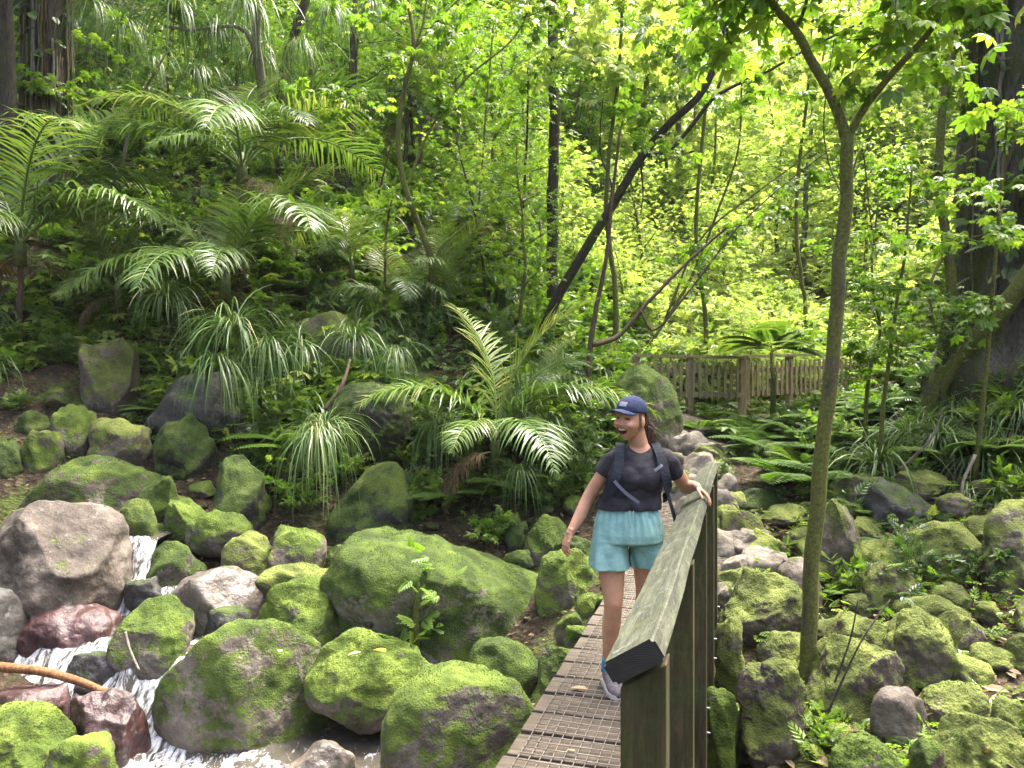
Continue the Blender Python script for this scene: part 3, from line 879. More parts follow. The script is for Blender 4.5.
rock((180, 668, 205, 700), 'dark stone in the falling water against the large half mossy boulder', 'dark', 58, Y=6.5, n=4) if False else None
rock((158, 662, 176, 676), 'little black stone at the lip of the lower fall', 'dark', 59, Y=6.95, n=4) if False else None
rock((60, 655, 155, 690), 'dark submerged ledge across the stream behind the fallen branch', 'dark', 60, Y=6.85, n=5, box=3.2, cuts=6, bury=.5, deep=.35)
rock((505, 520, 530, 545), 'little mossy stone beside the bright yellow green boulder', 'dmoss', 61, Y=8.8, n=4)
rock((196, 606, 250, 640), 'dark stone in the gap behind the large half mossy boulder', 'dark', 62, Y=7.3, n=4)
rock((400, 640, 470, 690), 'dark wet rock in the shadow under the huge flat boulder', 'dark', 63, Y=7.2, n=5)

# --- behind the woman and along the path
rock((603, 366, 682, 470), 'big leaning moss blanketed rock right behind the woman\'s cap', 'moss', 70, Y=10.9, n=6, cuts=1, box=2.3, roll=35, bury=.12, lump=.05)
rock((714, 490, 796, 556), 'large flat dark green boulder beside the far end of the handrail', 'dmoss', 71, Y=8.6, n=6, cuts=3, box=2.7, bury=.1, roll=-5)
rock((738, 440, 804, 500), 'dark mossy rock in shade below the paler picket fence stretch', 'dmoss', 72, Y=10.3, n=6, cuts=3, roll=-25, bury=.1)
rock((756, 468, 806, 502), 'small mossy boulder right in front of the dark shaded rock', 'dmoss', 73, Y=9.6, n=5)
PS = [(668, 430, 706, 456), (676, 452, 722, 476), (700, 462, 738, 482), (664, 474, 704, 498), (716, 474, 738, 494), (690, 442, 722, 460), (652, 452, 684, 476), (704, 488, 742, 512), (672, 494, 706, 516), (724, 530, 776, 552), (740, 548, 790, 572), (722, 556, 760, 582)]
PL = ['pale flat step stone, topmost of the path behind the woman', 'pale broad step stone just under the topmost one', 'light stone at the ferny edge of the path', 'pale stone beside the woman\'s shoulder at the path edge',
      'round grey stone right of the handrail end', 'pale stone between the two upper steps', 'pale stone half hidden behind the woman\'s neck', 'brown grey slab just beyond the handrail end', 'flat stone beside the woman\'s elbow',
      'flat brown stone right of the handrail below the dark green boulder', 'brown flat stone in the gravel left of the slim forked tree', 'flat stone in gravel close to the last bridge post']
for i, (b, l) in enumerate(zip(PS, PL)):
    rock(b, l, 'pale', 100 + i, n=4, cuts=6, box=3.2, bury=.5, deep=1.0, name='path_stone', cat='stone', push=0.2)
for i, (px, py, w_, m_) in enumerate([(700, 520, 26, 'ymoss_half'), (722, 514, 20, 'ymoss'), (745, 522, 26, 'ymoss_half'), (760, 540, 24, 'ymoss'), (716, 540, 22, 'pale'), (738, 580, 26, 'ymoss_half'), (688, 482, 22, 'ymoss_half'), (708, 500, 20, 'pale'), (728, 500, 18, 'ymoss_half'), (680, 440, 18, 'pale'), (712, 455, 18, 'ymoss'), (742, 540, 18, 'pale'), (727, 592, 20, 'pale')]):
    rock((px - w_, py - w_ * .5, px + w_, py + w_ * .5), 'rough stone set in the climbing path behind the bridge', m_, 150 + i, n=4, cuts=7, box=3.2, bury=.6, deep=1.1, name='path_stone', cat='stone', push=0.1, group='rough stones of the climbing path')
# --- right bank
rock((716, 572, 806, 646), 'big moss topped boulder with overhanging edge, left of the slim forked tree', 'ymoss', 80, n=6, cuts=4, box=2.8, bury=.2)
rock((716, 615, 746, 704), 'narrow upright mossy rock beside the last bridge posts', 'ymoss', 81, n=5, cuts=2)
rock((738, 658, 800, 770), 'tall pointed mossy boulder at the foot of the slim forked tree', 'ymoss', 82, n=6, cuts=7, box=2.6, bury=.1)
rock((754, 632, 802, 680), 'rounded mossy stone between the pointed boulder and the moss topped one', 'ymoss', 83, n=5)
rock((708, 690, 742, 790), 'mossy rock hugging the nearest bridge posts', 'moss', 84, n=5)
rock((806, 636, 900, 736), 'broad mossy boulder with a pale slanting face right of the slim tree', 'ymoss', 85, n=6, cuts=5, roll=20, bury=.05)
rock((826, 615, 912, 680), 'sloping mossy slab leaning behind the broad boulder', 'ymoss_half', 86, n=6, roll=24, cuts=6)
rock((884, 608, 956, 692), 'rounded tilted mossy boulder in the middle of the right bank', 'ymoss', 87, n=6, cuts=3, roll=30)
rock((818, 500, 862, 588), 'upright mossy rock just behind the slim forked tree', 'ymoss_half', 88, n=6, cuts=6, box=3)
rock((858, 560, 916, 616), 'mossy rock under the leafy ground plants right of the slim tree', 'ymoss', 89, n=5)
rock((918, 684, 992, 732), 'flat topped yellow mossy boulder on the right bank', 'ymoss_half', 90, n=6, cuts=4, box=3, bury=.25)
rock((984, 698, 1050, 752), 'mossy boulder running out of the right edge of the bank', 'ymoss', 91, n=5)
rock((936, 718, 1024, 790), 'pale mossy boulder with a small tuft of blades in front, bottom right', 'ymoss_half', 92, n=6, cuts=3, bury=.2)
rock((830, 736, 908, 800), 'bright mossy boulder at the bottom edge right of the slim tree', 'moss', 93, n=6, cuts=2, box=2.3)
rock((910, 738, 942, 785), 'small round mossy stone between the two bottom boulders of the right bank', 'moss', 94, n=4)
rock((950, 654, 992, 692), 'small mossy stone behind the flat topped boulder of the right bank', 'ymoss', 95, n=4)
rock((930, 610, 984, 660), 'mossy stone beneath bare roots on the right bank', 'ymoss', 96, n=5)
rock((892, 522, 984, 584), 'long mossy boulder under the dark overhang on the right', 'ymoss', 97, n=6, roll=-18, cuts=2)
rock((860, 480, 930, 530), 'dark flat rock under the roots of the leaning tree', 'dark', 98, n=5, box=3.2)
rock((984, 500, 1050, 600), 'mossy ledge at the right edge below the grassy bank', 'ymoss_half', 99, n=6, box=3)
rock((778, 556, 830, 620), 'bare brown stone at the back of the slim tree trunk', 'bare', 120, n=5)
rock((870, 690, 930, 752), 'flat bare brown stone lying between the mossy boulders of the right bank', 'bare', 121, n=5, bury=.6, box=3)
rock((740, 590, 780, 616), 'grey flat stone on top of the path edge by the moss topped boulder', 'pale', 122, n=4)

# --- more boulders that pave the right bank, nothing tells them apart
rr = np.random.default_rng(33)
RB = [boulder_shape((1, .95, .75), 500 + i, 5, 4, 2.7, lump=.15, mossy=.6) for i in range(6)]
RBm = [rock_mesh('boulder', V, F, 'ymoss' if i % 3 else 'ymoss_half', i) for i, (V, F) in enumerate(RB)]
c = 0; t = 0
while c < 34 and t < 4000:
    t += 1; x, y = rr.uniform(1.45, 4.9), rr.uniform(4.3, 8.3); s = rr.uniform(.18, .75)
    if x < .75 + (y - 2) * .296 + s * .5 or x > .72 * y + .2: continue
    if seg_dist(np.array([x]), np.array([y]), PATH)[0] < .35 + s / 2: continue
    if any((x - q[0]) ** 2 + (y - q[1]) ** 2 < (.62 * (q[2] + s / 2)) ** 2 for q in ROCKS): continue
    k = rr.integers(6); z = gz(x, y)
    tag(link('boulder', RBm[k], loc=(x, y, z + .12 * s), rot=(rr.uniform(-.3, .3), rr.uniform(-.3, .3), rr.uniform(0, 6)), scale=s * np.array([1, rr.uniform(.7, 1.2), rr.uniform(.6, 1.1)])), 'mossy boulder among the packed stones of the right bank', 'boulder', 'packed mossy boulders of the right bank')
    ROCKS.append((x, y, s / 2, s / 2, z)); c += 1
# --- more stones packed into the left bank, nothing tells them apart
RBl = [rock_mesh('boulder', *boulder_shape((1, .95, .8), 540 + i, 5, 4, 2.7, lump=.15, mossy=.6), ['moss', 'dmoss', 'moss_half', 'moss_brown', 'dmoss', 'moss'][i], i + 9) for i in range(6)]
c = 0; t = 0
while c < 24 and t < 5000:
    t += 1; x, y = rr.uniform(-6.4, .8), rr.uniform(8.0, 10.4); s_ = rr.uniform(.16, .55) * (1.15 if x < -2.5 else .8)
    if x > -2.5 and y > 9.3: continue
    if any((x - q[0]) ** 2 + (y - q[1]) ** 2 < (.68 * (q[2] + s_ / 2)) ** 2 for q in ROCKS): continue
    if abs(x + 3.97) < .45 and y < 8.7: continue
    z = gz(x, y)
    tag(link('boulder', RBl[rr.integers(6)], loc=(x, y, z + .12 * s_), rot=(rr.uniform(-.3, .3), rr.uniform(-.3, .3), rr.uniform(0, 6)), scale=s_ * np.array([1, rr.uniform(.7, 1.2), rr.uniform(.6, 1.1)])), 'mossy stone among the packed rocks of the left bank', 'boulder', 'packed mossy rocks of the left bank')
    ROCKS.append((x, y, s_ / 2, s_ / 2, z)); c += 1
# --- small loose stones in the gaps, nothing tells them apart
sm = [mesh_np('small_stone', *boulder_shape((1, .9, .7), 300 + i, 3, 6, 3, lump=.2, mossy=0.0), RM['dark' if i < 3 else 'dmoss' if i < 5 else 'ymoss_half']) for i in range(7)]
rr = np.random.default_rng(21)
zones = [(-4.6, 7.2, -2.2, 9.6, 46, (0, 6)), (-2.4, 6.6, 1.0, 9.2, 60, (0, 6)), (1.4, 4.2, 4.8, 8.2, 90, (3, 7)), (1.0, 7.0, 2.8, 9.6, 30, (4, 7))]
for (xa, ya, xb, yb, n, (ka, kb)) in zones:
    for _ in range(n):
        x, y = rr.uniform(xa, xb), rr.uniform(ya, yb); s = 0.06 + 0.16 * rr.random() ** 2
        if 0.2 < (x - 0.3 - (y - 2) * .296 + 0.75) < 1.0 and y < 7.0: continue
        z = gz(x, y)
        o = link('small_stone', sm[rr.integers(ka, kb)], loc=(x, y, z + .1 * s), rot=(rr.uniform(-.3, .3), rr.uniform(-.3, .3), rr.uniform(0, 6)), scale=s * np.array([1, 1, rr.uniform(.6, 1)]))
        if x < 1.0: tag(o, 'small dark stone wedged in the gaps between the stream boulders', 'stone', 'small stones between the stream boulders')
        else: tag(o, 'small mossy stone lying in the gaps of the right bank', 'stone', 'small stones on the right bank')
# ------------------------------------------------------------------ person
def skin_mat():
    m, nt, out = new_mat('skin')
    p = N(nt, 'ShaderNodeBsdfPrincipled', Roughness=0.48)
    tc = nt.nodes.new('ShaderNodeTexCoord').outputs['Object']
    nt.links.new(ramp(nt, noise_n(nt, 14, 4, 0.6, tc), [(0.3, (0.40, 0.205, 0.125)), (0.7, (0.52, 0.285, 0.18))]), p.inputs['Base Color'])
    p.inputs['Subsurface Weight'].default_value = 0.12; p.inputs['Subsurface Radius'].default_value = (0.02, 0.008, 0.004)
    p.inputs['Subsurface Scale'].default_value = 0.4
    nt.links.new(bump_n(nt, noise_n(nt, 180, 3, 0.6, tc), 0.15, 0.002), p.inputs['Normal'])
    nt.links.new(p.outputs[0], out.inputs[0])
    return m


def cloth_mat(name, a, b, scale=18, rough=0.85, weave=600):
    m, nt, out = new_mat(name)
    p = N(nt, 'ShaderNodeBsdfPrincipled', Roughness=rough); p.inputs['Specular IOR Level'].default_value = 0.25
    tc = nt.nodes.new('ShaderNodeTexCoord').outputs['Object']
    nt.links.new(ramp(nt, noise_n(nt, scale, 5, 0.6, tc), [(0.3, a), (0.7, b)]), p.inputs['Base Color'])
    wr = noise_n(nt, 16, 4, 0.55, tc, 1.2)
    nt.links.new(bump_n(nt, math_n(nt, 'ADD', wr, math_n(nt, 'MULTIPLY', noise_n(nt, weave, 2, 0.5, tc), 0.06)), 0.35, 0.02), p.inputs['Normal'])
    nt.links.new(p.outputs[0], out.inputs[0])
    return m


M_skin = skin_mat()
M_lip = simple_mat('lips', (0.40, 0.165, 0.12), 0.4)
M_mouth = simple_mat('mouth_inside', (0.06, 0.012, 0.010), 0.4)
M_teeth = simple_mat('teeth', (0.80, 0.77, 0.70), 0.3)
M_hair = simple_mat('brown_hair', (0.045, 0.022, 0.012), 0.45, 0.5, 60, (0.13, 0.065, 0.035))
M_shirt = cloth_mat('charcoal_jersey', (0.022, 0.021, 0.027), (0.036, 0.034, 0.043))
M_shorts = cloth_mat('teal_shorts', (0.18, 0.365, 0.345), (0.255, 0.45, 0.425), 25, 0.7)
M_navy = cloth_mat('navy_cap_cloth', (0.022, 0.032, 0.075), (0.035, 0.048, 0.10))
M_pack = cloth_mat('dark_pack_cloth', (0.012, 0.015, 0.022), (0.025, 0.03, 0.04))
M_strap = cloth_mat('slate_strap_webbing', (0.012, 0.015, 0.022), (0.026, 0.032, 0.042))
M_buckle = simple_mat('pale_grey_webbing', (0.10, 0.11, 0.15), 0.5)
M_sock = cloth_mat('blue_sock', (0.06, 0.16, 0.33), (0.10, 0.28, 0.36), 60)
M_shoe = cloth_mat('grey_shoe', (0.10, 0.09, 0.10), (0.2, 0.18, 0.18), 50)
M_sole = simple_mat('pale_sole', (0.5, 0.47, 0.43), 0.7)
M_eye = simple_mat('eye_dark', (0.015, 0.01, 0.008), 0.2)
M_logo = simple_mat('pale_cap_patch', (0.22, 0.23, 0.27), 0.7)


def loft(rings, n=36, p=2.0):
    """rings of (cx,cy,z,rx,ry): horizontal superellipses"""
    a = np.arange(n) * 2 * PI / n; c, s = np.cos(a), np.sin(a)
    ex = np.sign(c) * np.abs(c) ** (2 / p); ey = np.sign(s) * np.abs(s) ** (2 / p)
    V = np.concatenate([np.stack([r[0] + r[3] * ex, r[1] + r[4] * ey, np.full(n, r[2])], -1) for r in rings])
    m = len(rings); i = np.arange(m - 1)[:, None] * n; j = np.arange(n)[None]
    q = np.stack([i + j, i + (j + 1) % n, i + n + (j + 1) % n, i + n + j], -1).reshape(-1, 4)
    caps = np.array([list(range(n))[::-1], [(m - 1) * n + k for k in range(n)]])
    if rings[0][2] > rings[-1][2]: q = q[:, ::-1]; caps = caps[:, ::-1]
    return V, [q, caps]


def remesh(mb, voxel, smooth_it=4, name='tmp'):
    me = mb.mesh(name, M_skin)
    o = link(name, me)
    md = o.modifiers.new('r', 'REMESH'); md.mode = 'VOXEL'; md.voxel_size = voxel; md.adaptivity = 0
    if smooth_it:
        s = o.modifiers.new('s', 'SMOOTH'); s.iterations = smooth_it; s.factor = 0.5
    dg = bpy.context.evaluated_depsgraph_get()
    e = o.evaluated_get(dg).to_mesh()
    V = np.zeros(len(e.vertices) * 3, np.float32); e.vertices.foreach_get('co', V); V = V.reshape(-1, 3).astype(float)
    k = np.zeros(len(e.polygons), np.int32); e.polygons.foreach_get('loop_total', k)
    L = np.zeros(len(e.loops), np.int32); e.loops.foreach_get('vertex_index', L)
    st = np.cumsum(np.concatenate([[0], k[:-1]]))
    F = [np.stack([L[st[k == kk] + j] for j in range(kk)], -1) for kk in np.unique(k)]
    o.evaluated_get(dg).to_mesh_clear()
    bpy.data.objects.remove(o); bpy.data.meshes.remove(me)
    return V, F


PO = np.array([0.655, 4.42, 0.0])
person = empty('person', PO)
tag(person, 'laughing woman in navy cap, charcoal tee and teal shorts, one hand on the rail', 'person')

HC = np.array([0.018, -0.035, 1.537])            # head centre
HR = euler(R(-3), R(5), R(-43))                   # head turned to her right


def head_shape(nu=72, nv=56):
    th = np.linspace(0.02, PI - 0.02, nv); ph = np.arange(nu) * 2 * PI / nu
    T, P = np.meshgrid(th, ph, indexing='ij')
    d = np.stack([np.sin(T) * np.cos(P), np.sin(T) * np.sin(P), np.cos(T)], -1).reshape(-1, 3)
    v = d * np.array([0.074, 0.094, 0.116])
    z = v[:, 2]; low = np.clip(-z / 0.116, 0, 1)
    v[:, 0] *= 1 - 0.36 * low ** 1.8
    v[:, 1] = np.where(v[:, 1] > 0, v[:, 1] * (1 - 0.42 * low ** 1.2), v[:, 1] * (1 - 0.10 * low ** 3))
    v[:, 1] -= 0.012 * low
    fr = np.clip(-d[:, 1], 0, 1) ** 0.5

    def g(x0, z0, sx, sz): return np.exp(-((v[:, 0] - x0) / sx) ** 2 - ((z - z0) / sz) ** 2) * (d[:, 1] < 0)
    v[:, 1] -= 0.010 * g(0, 0.030, 0.05, 0.016)                       # brow
    for sx in (-1, 1):
        v[:, 1] += 0.012 * g(sx * 0.031, 0.008, 0.016, 0.013)         # sockets
        cheek = g(sx * 0.043, -0.030, 0.022, 0.020)
        v[:, 1] -= 0.017 * cheek; v[:, 0] += sx * 0.008 * cheek
    for zz, a in ((0.010, .010), (-0.006, .020), (-0.020, .034), (-0.029, .030)):
        v[:, 1] -= a * g(0, zz, 0.010, 0.012)
    for sx in (-1, 1): v[:, 1] -= 0.010 * g(sx * 0.014, -0.031, 0.007, 0.008)   # nostril wings
    v[:, 1] -= 0.008 * g(0, -0.108, 0.024, 0.016)                     # chin
    ring = ((v[:, 0] / 0.034) ** 2 + ((z + 0.067 - 9 * v[:, 0] ** 2) / 0.0185) ** 2)
    v[:, 1] -= 0.006 * np.exp(-((ring - 1) / 0.45) ** 2) * (d[:, 1] < 0)        # lips
    v[:, 1] += 0.020 * smooth(0.95, 0.5, ring) * (d[:, 1] < 0)                  # open mouth
    i = np.arange(nv - 1)[:, None] * nu; j = np.arange(nu)[None]
    q = np.stack([i + j, i + nu + j, i + nu + (j + 1) % nu, i + (j + 1) % nu], -1).reshape(-1, 4)
    caps = np.array([list(range(nu)), [(nv - 1) * nu + k for k in range(nu)][::-1]])
    return v, [q, caps]


def finger(mb, base, dirs, lens, r):
    pts = [base - dirs[0] * 0.022, base]; rad = [r * 1.02, r * 1.05]
    p = base
    for d, l in zip(dirs, lens):
        d = d / np.linalg.norm(d)
        pts += [p + d * l * 0.5, p + d * l]; rad += [r * 0.97, r]
        p = p + d * l; r *= 0.93
    pts.append(p + d * 0.004); rad.append(r * 0.5)
    mb.tube(pts, rad, 10)


def hand(mb, wrist, d, pn, s=1, curl=0.35, thumb_side=1, curls=None):
    """wrist point, d finger direction, pn palm normal (fingers curl towards it)"""
    d = d / np.linalg.norm(d); pn = pn - d * pn.dot(d); pn /= np.linalg.norm(pn); sd = np.cross(d, pn) * thumb_side
    # palm: flattened tube sweep
    n = 18; a = np.arange(n) * 2 * PI / n; V = []
    for t, w_, h_ in ((-.03, .026, .022), (0, .028, .019), (.03, .037, .017), (.06, .041, .015), (.083, .039, .012)):
        V.append(wrist + d * t * s + s * (np.cos(a)[:, None] * sd * w_ + np.sin(a)[:, None] * pn * h_))
    V = np.concatenate(V); m = 5; i = np.arange(m - 1)[:, None] * n; j = np.arange(n)[None]
    q = np.stack([i + j, i + (j + 1) % n, i + n + (j + 1) % n, i + n + j], -1).reshape(-1, 4)
    mb.add(V, [q, np.array([list(range(n))[::-1], [(m - 1) * n + k for k in range(n)]])])
    for k, (off, L, r) in enumerate(((.030, .066, .0088), (.0105, .074, .0092), (-.010, .069, .0088), (-.029, .054, .0078))):
        c = (curls[k] if curls else curl) * (1 + 0.15 * k)
        base = wrist + s * (d * (.080 - .006 * abs(k - 1)) + sd * off * 1.08)
        spread = sd * (off * 1.6)
        ds = [np.cos(c * a_) * d + np.sin(c * a_) * pn + spread for a_ in (0.6, 1.7, 2.7)]
        finger(mb, base, ds, [L * .45 * s, L * .32 * s, L * .25 * s], r * s)
    tb = wrist + s * (d * .022 + sd * .030 + pn * .006)
    finger(mb, tb, [d * .7 + sd * .75 + pn * .3, d * .9 + sd * .35 + pn * .35, d + sd * .1 + pn * .4], [.036 * s, .03 * s, .024 * s], .0105 * s)


# body: one continuous skin surface
mb = MB()
hv, hf = head_shape()
mb.add(hv @ HR.T + HC, hf)
ear = ico(3)
for sx in (-1, 1):
    ev = ear[0] * np.array([.010, .020, .032]) + np.array([sx * .074, .012, -.008])
    mb.add(ev @ HR.T + HC, [ear[1]])
neck = [(0.080, 0.035, 1.34), (0.075, 0.025, 1.385), (0.062, 0.012, 1.43), (0.045, 0.0, 1.49)]
mb.tube(neck, [0.062, 0.056, 0.053, 0.055], 20)
tor = [(0.012, 0.02, 0.855, .11, .08), (0.012, 0.02, 0.89, .150, .105), (0.018, .02, .96, .150, .105), (.03, .02, 1.06, .14, .10), (.045, .015, 1.15, .148, .108), (.06, .01, 1.22, .155, .115),
       (.07, .018, 1.28, .145, .090), (.076, .022, 1.315, .120, .074), (.078, .024, 1.35, .088, .060), (.078, .024, 1.39, .055, .05)]
mb.add(*loft(tor, 36, 2.3))
AL = spline([(-.050, .02, 1.308, .042), (-.086, .022, 1.284, .044), (-.142, .033, 1.20, .042), (-.208, .045, 1.095, .037), (-.262, .02, .99, .036), (-.320, -.02, .900, .024), (-.328, -.026, .885, .024)], 24)
mb.tube(AL[:, :3], AL[:, 3], 18)
AR = spline([(.205, .02, 1.308, .042), (.242, .03, 1.284, .044), (.318, .10, 1.205, .044), (.378, .185, 1.122, .038), (.398, .135, 1.138, .036), (.418, .075, 1.144, .025), (.420, .068, 1.142, .025)], 26)
mb.tube(AR[:, :3], AR[:, 3], 18)
hand(mb, np.array([-.326, -.024, .892]), np.array([-.33, -.12, -.93]), np.array([.75, .35, -.2]), 0.92, 0.42, -1)
hand(mb, np.array([.419, .072, 1.140]), np.array([.62, -.50, -.52]), np.array([-.45, -.1, -.9]), 0.92, 0.3, -1, curls=(.34, .36, .38, .36))
LL = spline([(-.078, .01, .88, .082), (-.086, .0, .80, .080), (-.088, -.025, .69, .076), (-.086, -.052, .58, .062), (-.084, -.066, .515, .054), (-.086, -.055, .45, .050), (-.090, -.025, .37, .052), (-.096, .01, .26, .041), (-.100, .045, .15, .033), (-.101, .06, .08, .036)], 40)
mb.tube(LL[:, :3], LL[:, 3], 22)
kn = ico(3); mb.add(kn[0] * np.array([.036, .026, .042]) + np.array([-.084, -.096, .512]), [kn[1]])
mb.add(kn[0] * np.array([.040, .036, .075]) + np.array([-.088, .012, .375]), [kn[1]])
RL = spline([(.10, .02, .88, .080), (.114, .035, .80, .079), (.122, .055, .69, .075), (.122, .065, .58, .062), (.118, .075, .515, .054), (.114, .105, .44, .050), (.108, .16, .36, .051), (.102, .22, .25, .040), (.098, .265, .15, .033), (.098, .28, .10, .036)], 40)
mb.tube(RL[:, :3], RL[:, 3], 22)
V, F = remesh(mb, 0.0036, 2, 'body')
# keep the face crisp: colour the faces by place on the head
allF = F
fm = []
for f in allF:
    c = (V[f].mean(1) - HC) @ HR
    front = c[:, 1] < -0.035
    ring = (c[:, 0] / 0.034) ** 2 + ((c[:, 2] + 0.067 - 9 * c[:, 0] ** 2) / 0.0185) ** 2
    mi = np.zeros(len(f), int)
    onhead = (np.abs(c[:, 0]) < .08) & (c[:, 2] > -.115) & (c[:, 2] < .1) & front
    mi[onhead & (ring < 1.42)] = 1
    mi[onhead & (ring < 0.92)] = 2
    for sx in (-1, 1):
        brow = ((c[:, 0] - sx * .033) / .021) ** 2 + ((c[:, 2] - .031 + 0.10 * abs(1) * (sx * c[:, 0] - .033) ** 2 / .02) / .0045) ** 2
        mi[onhead & (brow < 1)] = 3
        lid = ((c[:, 0] - sx * .032) / .015) ** 2 + ((c[:, 2] - .006) / .0042) ** 2
        mi[onhead & (lid < 1)] = 4
    fm.append(mi)
ks = [f.shape[1] for f in allF]
me = mesh_np('body', V, allF, [M_skin, M_lip, M_mouth, M_hair, M_eye], True, fmat=np.concatenate(fm))
link('body', me, person)
# teeth: curved strip behind the upper lip
t = np.linspace(-1, 1, 13); tv = []
for zz in (-.0525, -.0620): tv.append(np.stack([.027 * t, -.088 + .018 * t ** 2 - .002, zz + .006 * t ** 2], -1))
tv += [x + np.array([0, .006, 0]) for x in tv]
tv = np.concatenate(tv) @ HR.T + HC; j = np.arange(12)
tf = np.concatenate([np.stack([a + j, a + j + 1, b + j + 1, b + j], -1) for a, b in ((0, 13), (26, 39), (0, 26), (13, 39))])
link('teeth', mesh_np('teeth', tv, [tf], M_teeth), person)
for sx in (-1, 1):
    e = ico(2)[0] * np.array([.0125, .006, .0045]) + np.array([sx * .031, -.0785, .006])
    link('eye', mesh_np('eye', e @ HR.T + HC, [ico(2)[1]], M_eye), person)

# shirt
mb = MB()
sh = [(.012, .02, 1.028, .184, .135), (.016, .02, 1.06, .181, .132), (.03, .02, 1.10, .168, .120), (.045, .014, 1.155, .166, .118), (.06, .005, 1.22, .174, .132), (.070, .014, 1.275, .172, .118), (.076, .02, 1.315, .152, .098), (.078, .024, 1.342, .126, .086), (.078, .022, 1.368, .098, .074), (.077, .020, 1.388, .078, .066)]
mb.add(*loft(sh, 48, 2.4))
for sx in (-1, 1):
    s = ico(3)[0] * np.array([.088, .050, .072]) + np.array([.058 + sx * .055, -.084, 1.205])
    mb.add(s, [ico(3)[1]])
sL = [(-.030, .022, 1.315), (-.076, .022, 1.298), (-.116, .03, 1.243), (-.132, .034, 1.218)]
sR = [(.19, .02, 1.315), (.236, .028, 1.298), (.278, .068, 1.243), (.296, .086, 1.220)]
for s_, e in ((sL, 0), (sR, 0)): mb.tube(spline(s_, 10), np.linspace(.057, .057, 10), 22)
V, F = remesh(mb, 0.0050, 6, 'shirt')
nrm = V - np.array([.05, .02, 0]) * [1, 1, 0] - V * [0, 0, 1]; nrm /= np.linalg.norm(nrm, axis=1)[:, None] + 1e-9
fold = 0.006 * noise3(V * [1, 1, 2.2], 9, 3) + 0.004 * noise3(V * [1.5, 1.5, 1.0], 16, 5)
fold += 0.006 * np.sin(V[:, 0] * 38 + 3 * noise3(V, 6, 1)) * smooth(1.14, 1.03, V[:, 2])
V = V + nrm * fold[:, None]
dip = np.exp(-((V[:, 0] - .074) / .062) ** 2) * smooth(.03, -.03, V[:, 1]) * smooth(1.335, 1.385, V[:, 2])
V[:, 2] -= .040 * dip
link('shirt', mesh_np('shirt', V, F, M_shirt), person)
# shorts
mb = MB()
so_ = [(.014, .02, 1.075, .150, .108), (.014, .02, 1.03, .164, .118), (.012, .02, .96, .186, .138), (.012, .02, .89, .200, .150), (.012, .02, .845, .200, .150), (.012, .02, .83, .17, .12)]
mb.add(*loft(so_, 48, 2.3))
for c0, c1, r0, r1 in (((-.090, .01, .90), (-.104, -.02, .698), .098, .112), ((.112, .025, .90), (.130, .05, .690), .096, .102)):
    rg = [(c0[0] + (c1[0] - c0[0]) * t, c0[1] + (c1[1] - c0[1]) * t, c0[2] + (c1[2] - c0[2]) * t, r0 + (r1 - r0) * t, (r0 + (r1 - r0) * t) * 1.08) for t in np.linspace(0, 1, 7)]
    mb.add(*loft(rg, 32, 2.1))
V, F = remesh(mb, 0.0050, 3, 'shorts')
nrm = V - np.stack([np.where(V[:, 2] < .79, np.where(V[:, 0] < .013, -.09, .115), .013), np.full(len(V), .02), V[:, 2]], -1); nrm /= np.linalg.norm(nrm, axis=1)[:, None] + 1e-9
ang = np.arctan2(V[:, 1] - .02, V[:, 0] - .013)
fold = 0.007 * noise3(np.stack([ang * 1.5, 0 * ang, V[:, 2] * 3], -1), 2.2, 3) + 0.005 * noise3(V * [1.4, 1.4, .6], 17, 5)
fold += 0.005 * np.sin(ang * 26 + 2 * noise3(V, 5, 2)) * smooth(.86, .98, V[:, 2])
fold *= smooth(1.05, .99, V[:, 2])
fold += 0.008 * np.sin(ang * 9 + 2.5 * noise3(V, 4, 7)) * smooth(.86, .71, V[:, 2])
V = V + nrm * fold[:, None]
shorts = link('shorts', mesh_np('shorts', V, F, M_shorts), person)
for k, (x, l) in enumerate(((.000, .085), (.020, .070))):
    P = spline([(x, -.125, 1.035), (x - .004, -.140, 1.0), (x + .004 * k, -.150, 1.03 - l)], 8)
    MB().tube(P, .0028, 6).build('drawstring', M_shorts, shorts)

# cap
cv, cf = ico(4)
keep = cv[:, 2] > -0.12
dome = cv * np.array([.083, .103, .082])
dome[:, 2] = np.maximum(dome[:, 2], -0.010 - .012 * (dome[:, 1] > 0) * np.abs(dome[:, 1]) / .1)
dome += np.array([0, .004, .056])
seam = np.abs(np.sin(np.arctan2(cv[:, 0], cv[:, 1]) * 3)) < 0.06
dome[seam & (cv[:, 2] > .02)] *= np.array([1.012, 1.012, 1.012])
capo = link('cap', mesh_np('cap', dome @ HR.T + HC, [cf], M_navy), person)
u = np.linspace(-1, 1, 21); v = np.linspace(0, 1, 8); U, W = np.meshgrid(u, v)
x = .073 * U * (1 - .18 * W ** 2); y = -(.094 * np.sqrt(np.clip(1 - (U * .88) ** 2, 0, 1))) * (1 - W * 0) - .090 * W * np.sqrt(np.clip(1 - .58 * U ** 2, 0, 1))
z = .058 - .020 * U ** 2 - .006 * W + 0 * U
top = np.stack([x, y, z], -1).reshape(-1, 3); bot = top - np.array([0, 0, .0045])
n = 21; i = (np.arange(7)[:, None] * n + np.arange(20)[None]).ravel(); q = np.stack([i, i + 1, i + n + 1, i + n], -1)
k = len(top); e = np.concatenate([7 * n + np.arange(n)]); eq = np.stack([e[:-1], e[1:], e[1:] + k, e[:-1] + k], -1)
link('brim', mesh_np('brim', np.concatenate([top, bot]) @ HR.T + HC, [np.concatenate([q[:, ::-1], q + k, eq])], M_navy), capo)
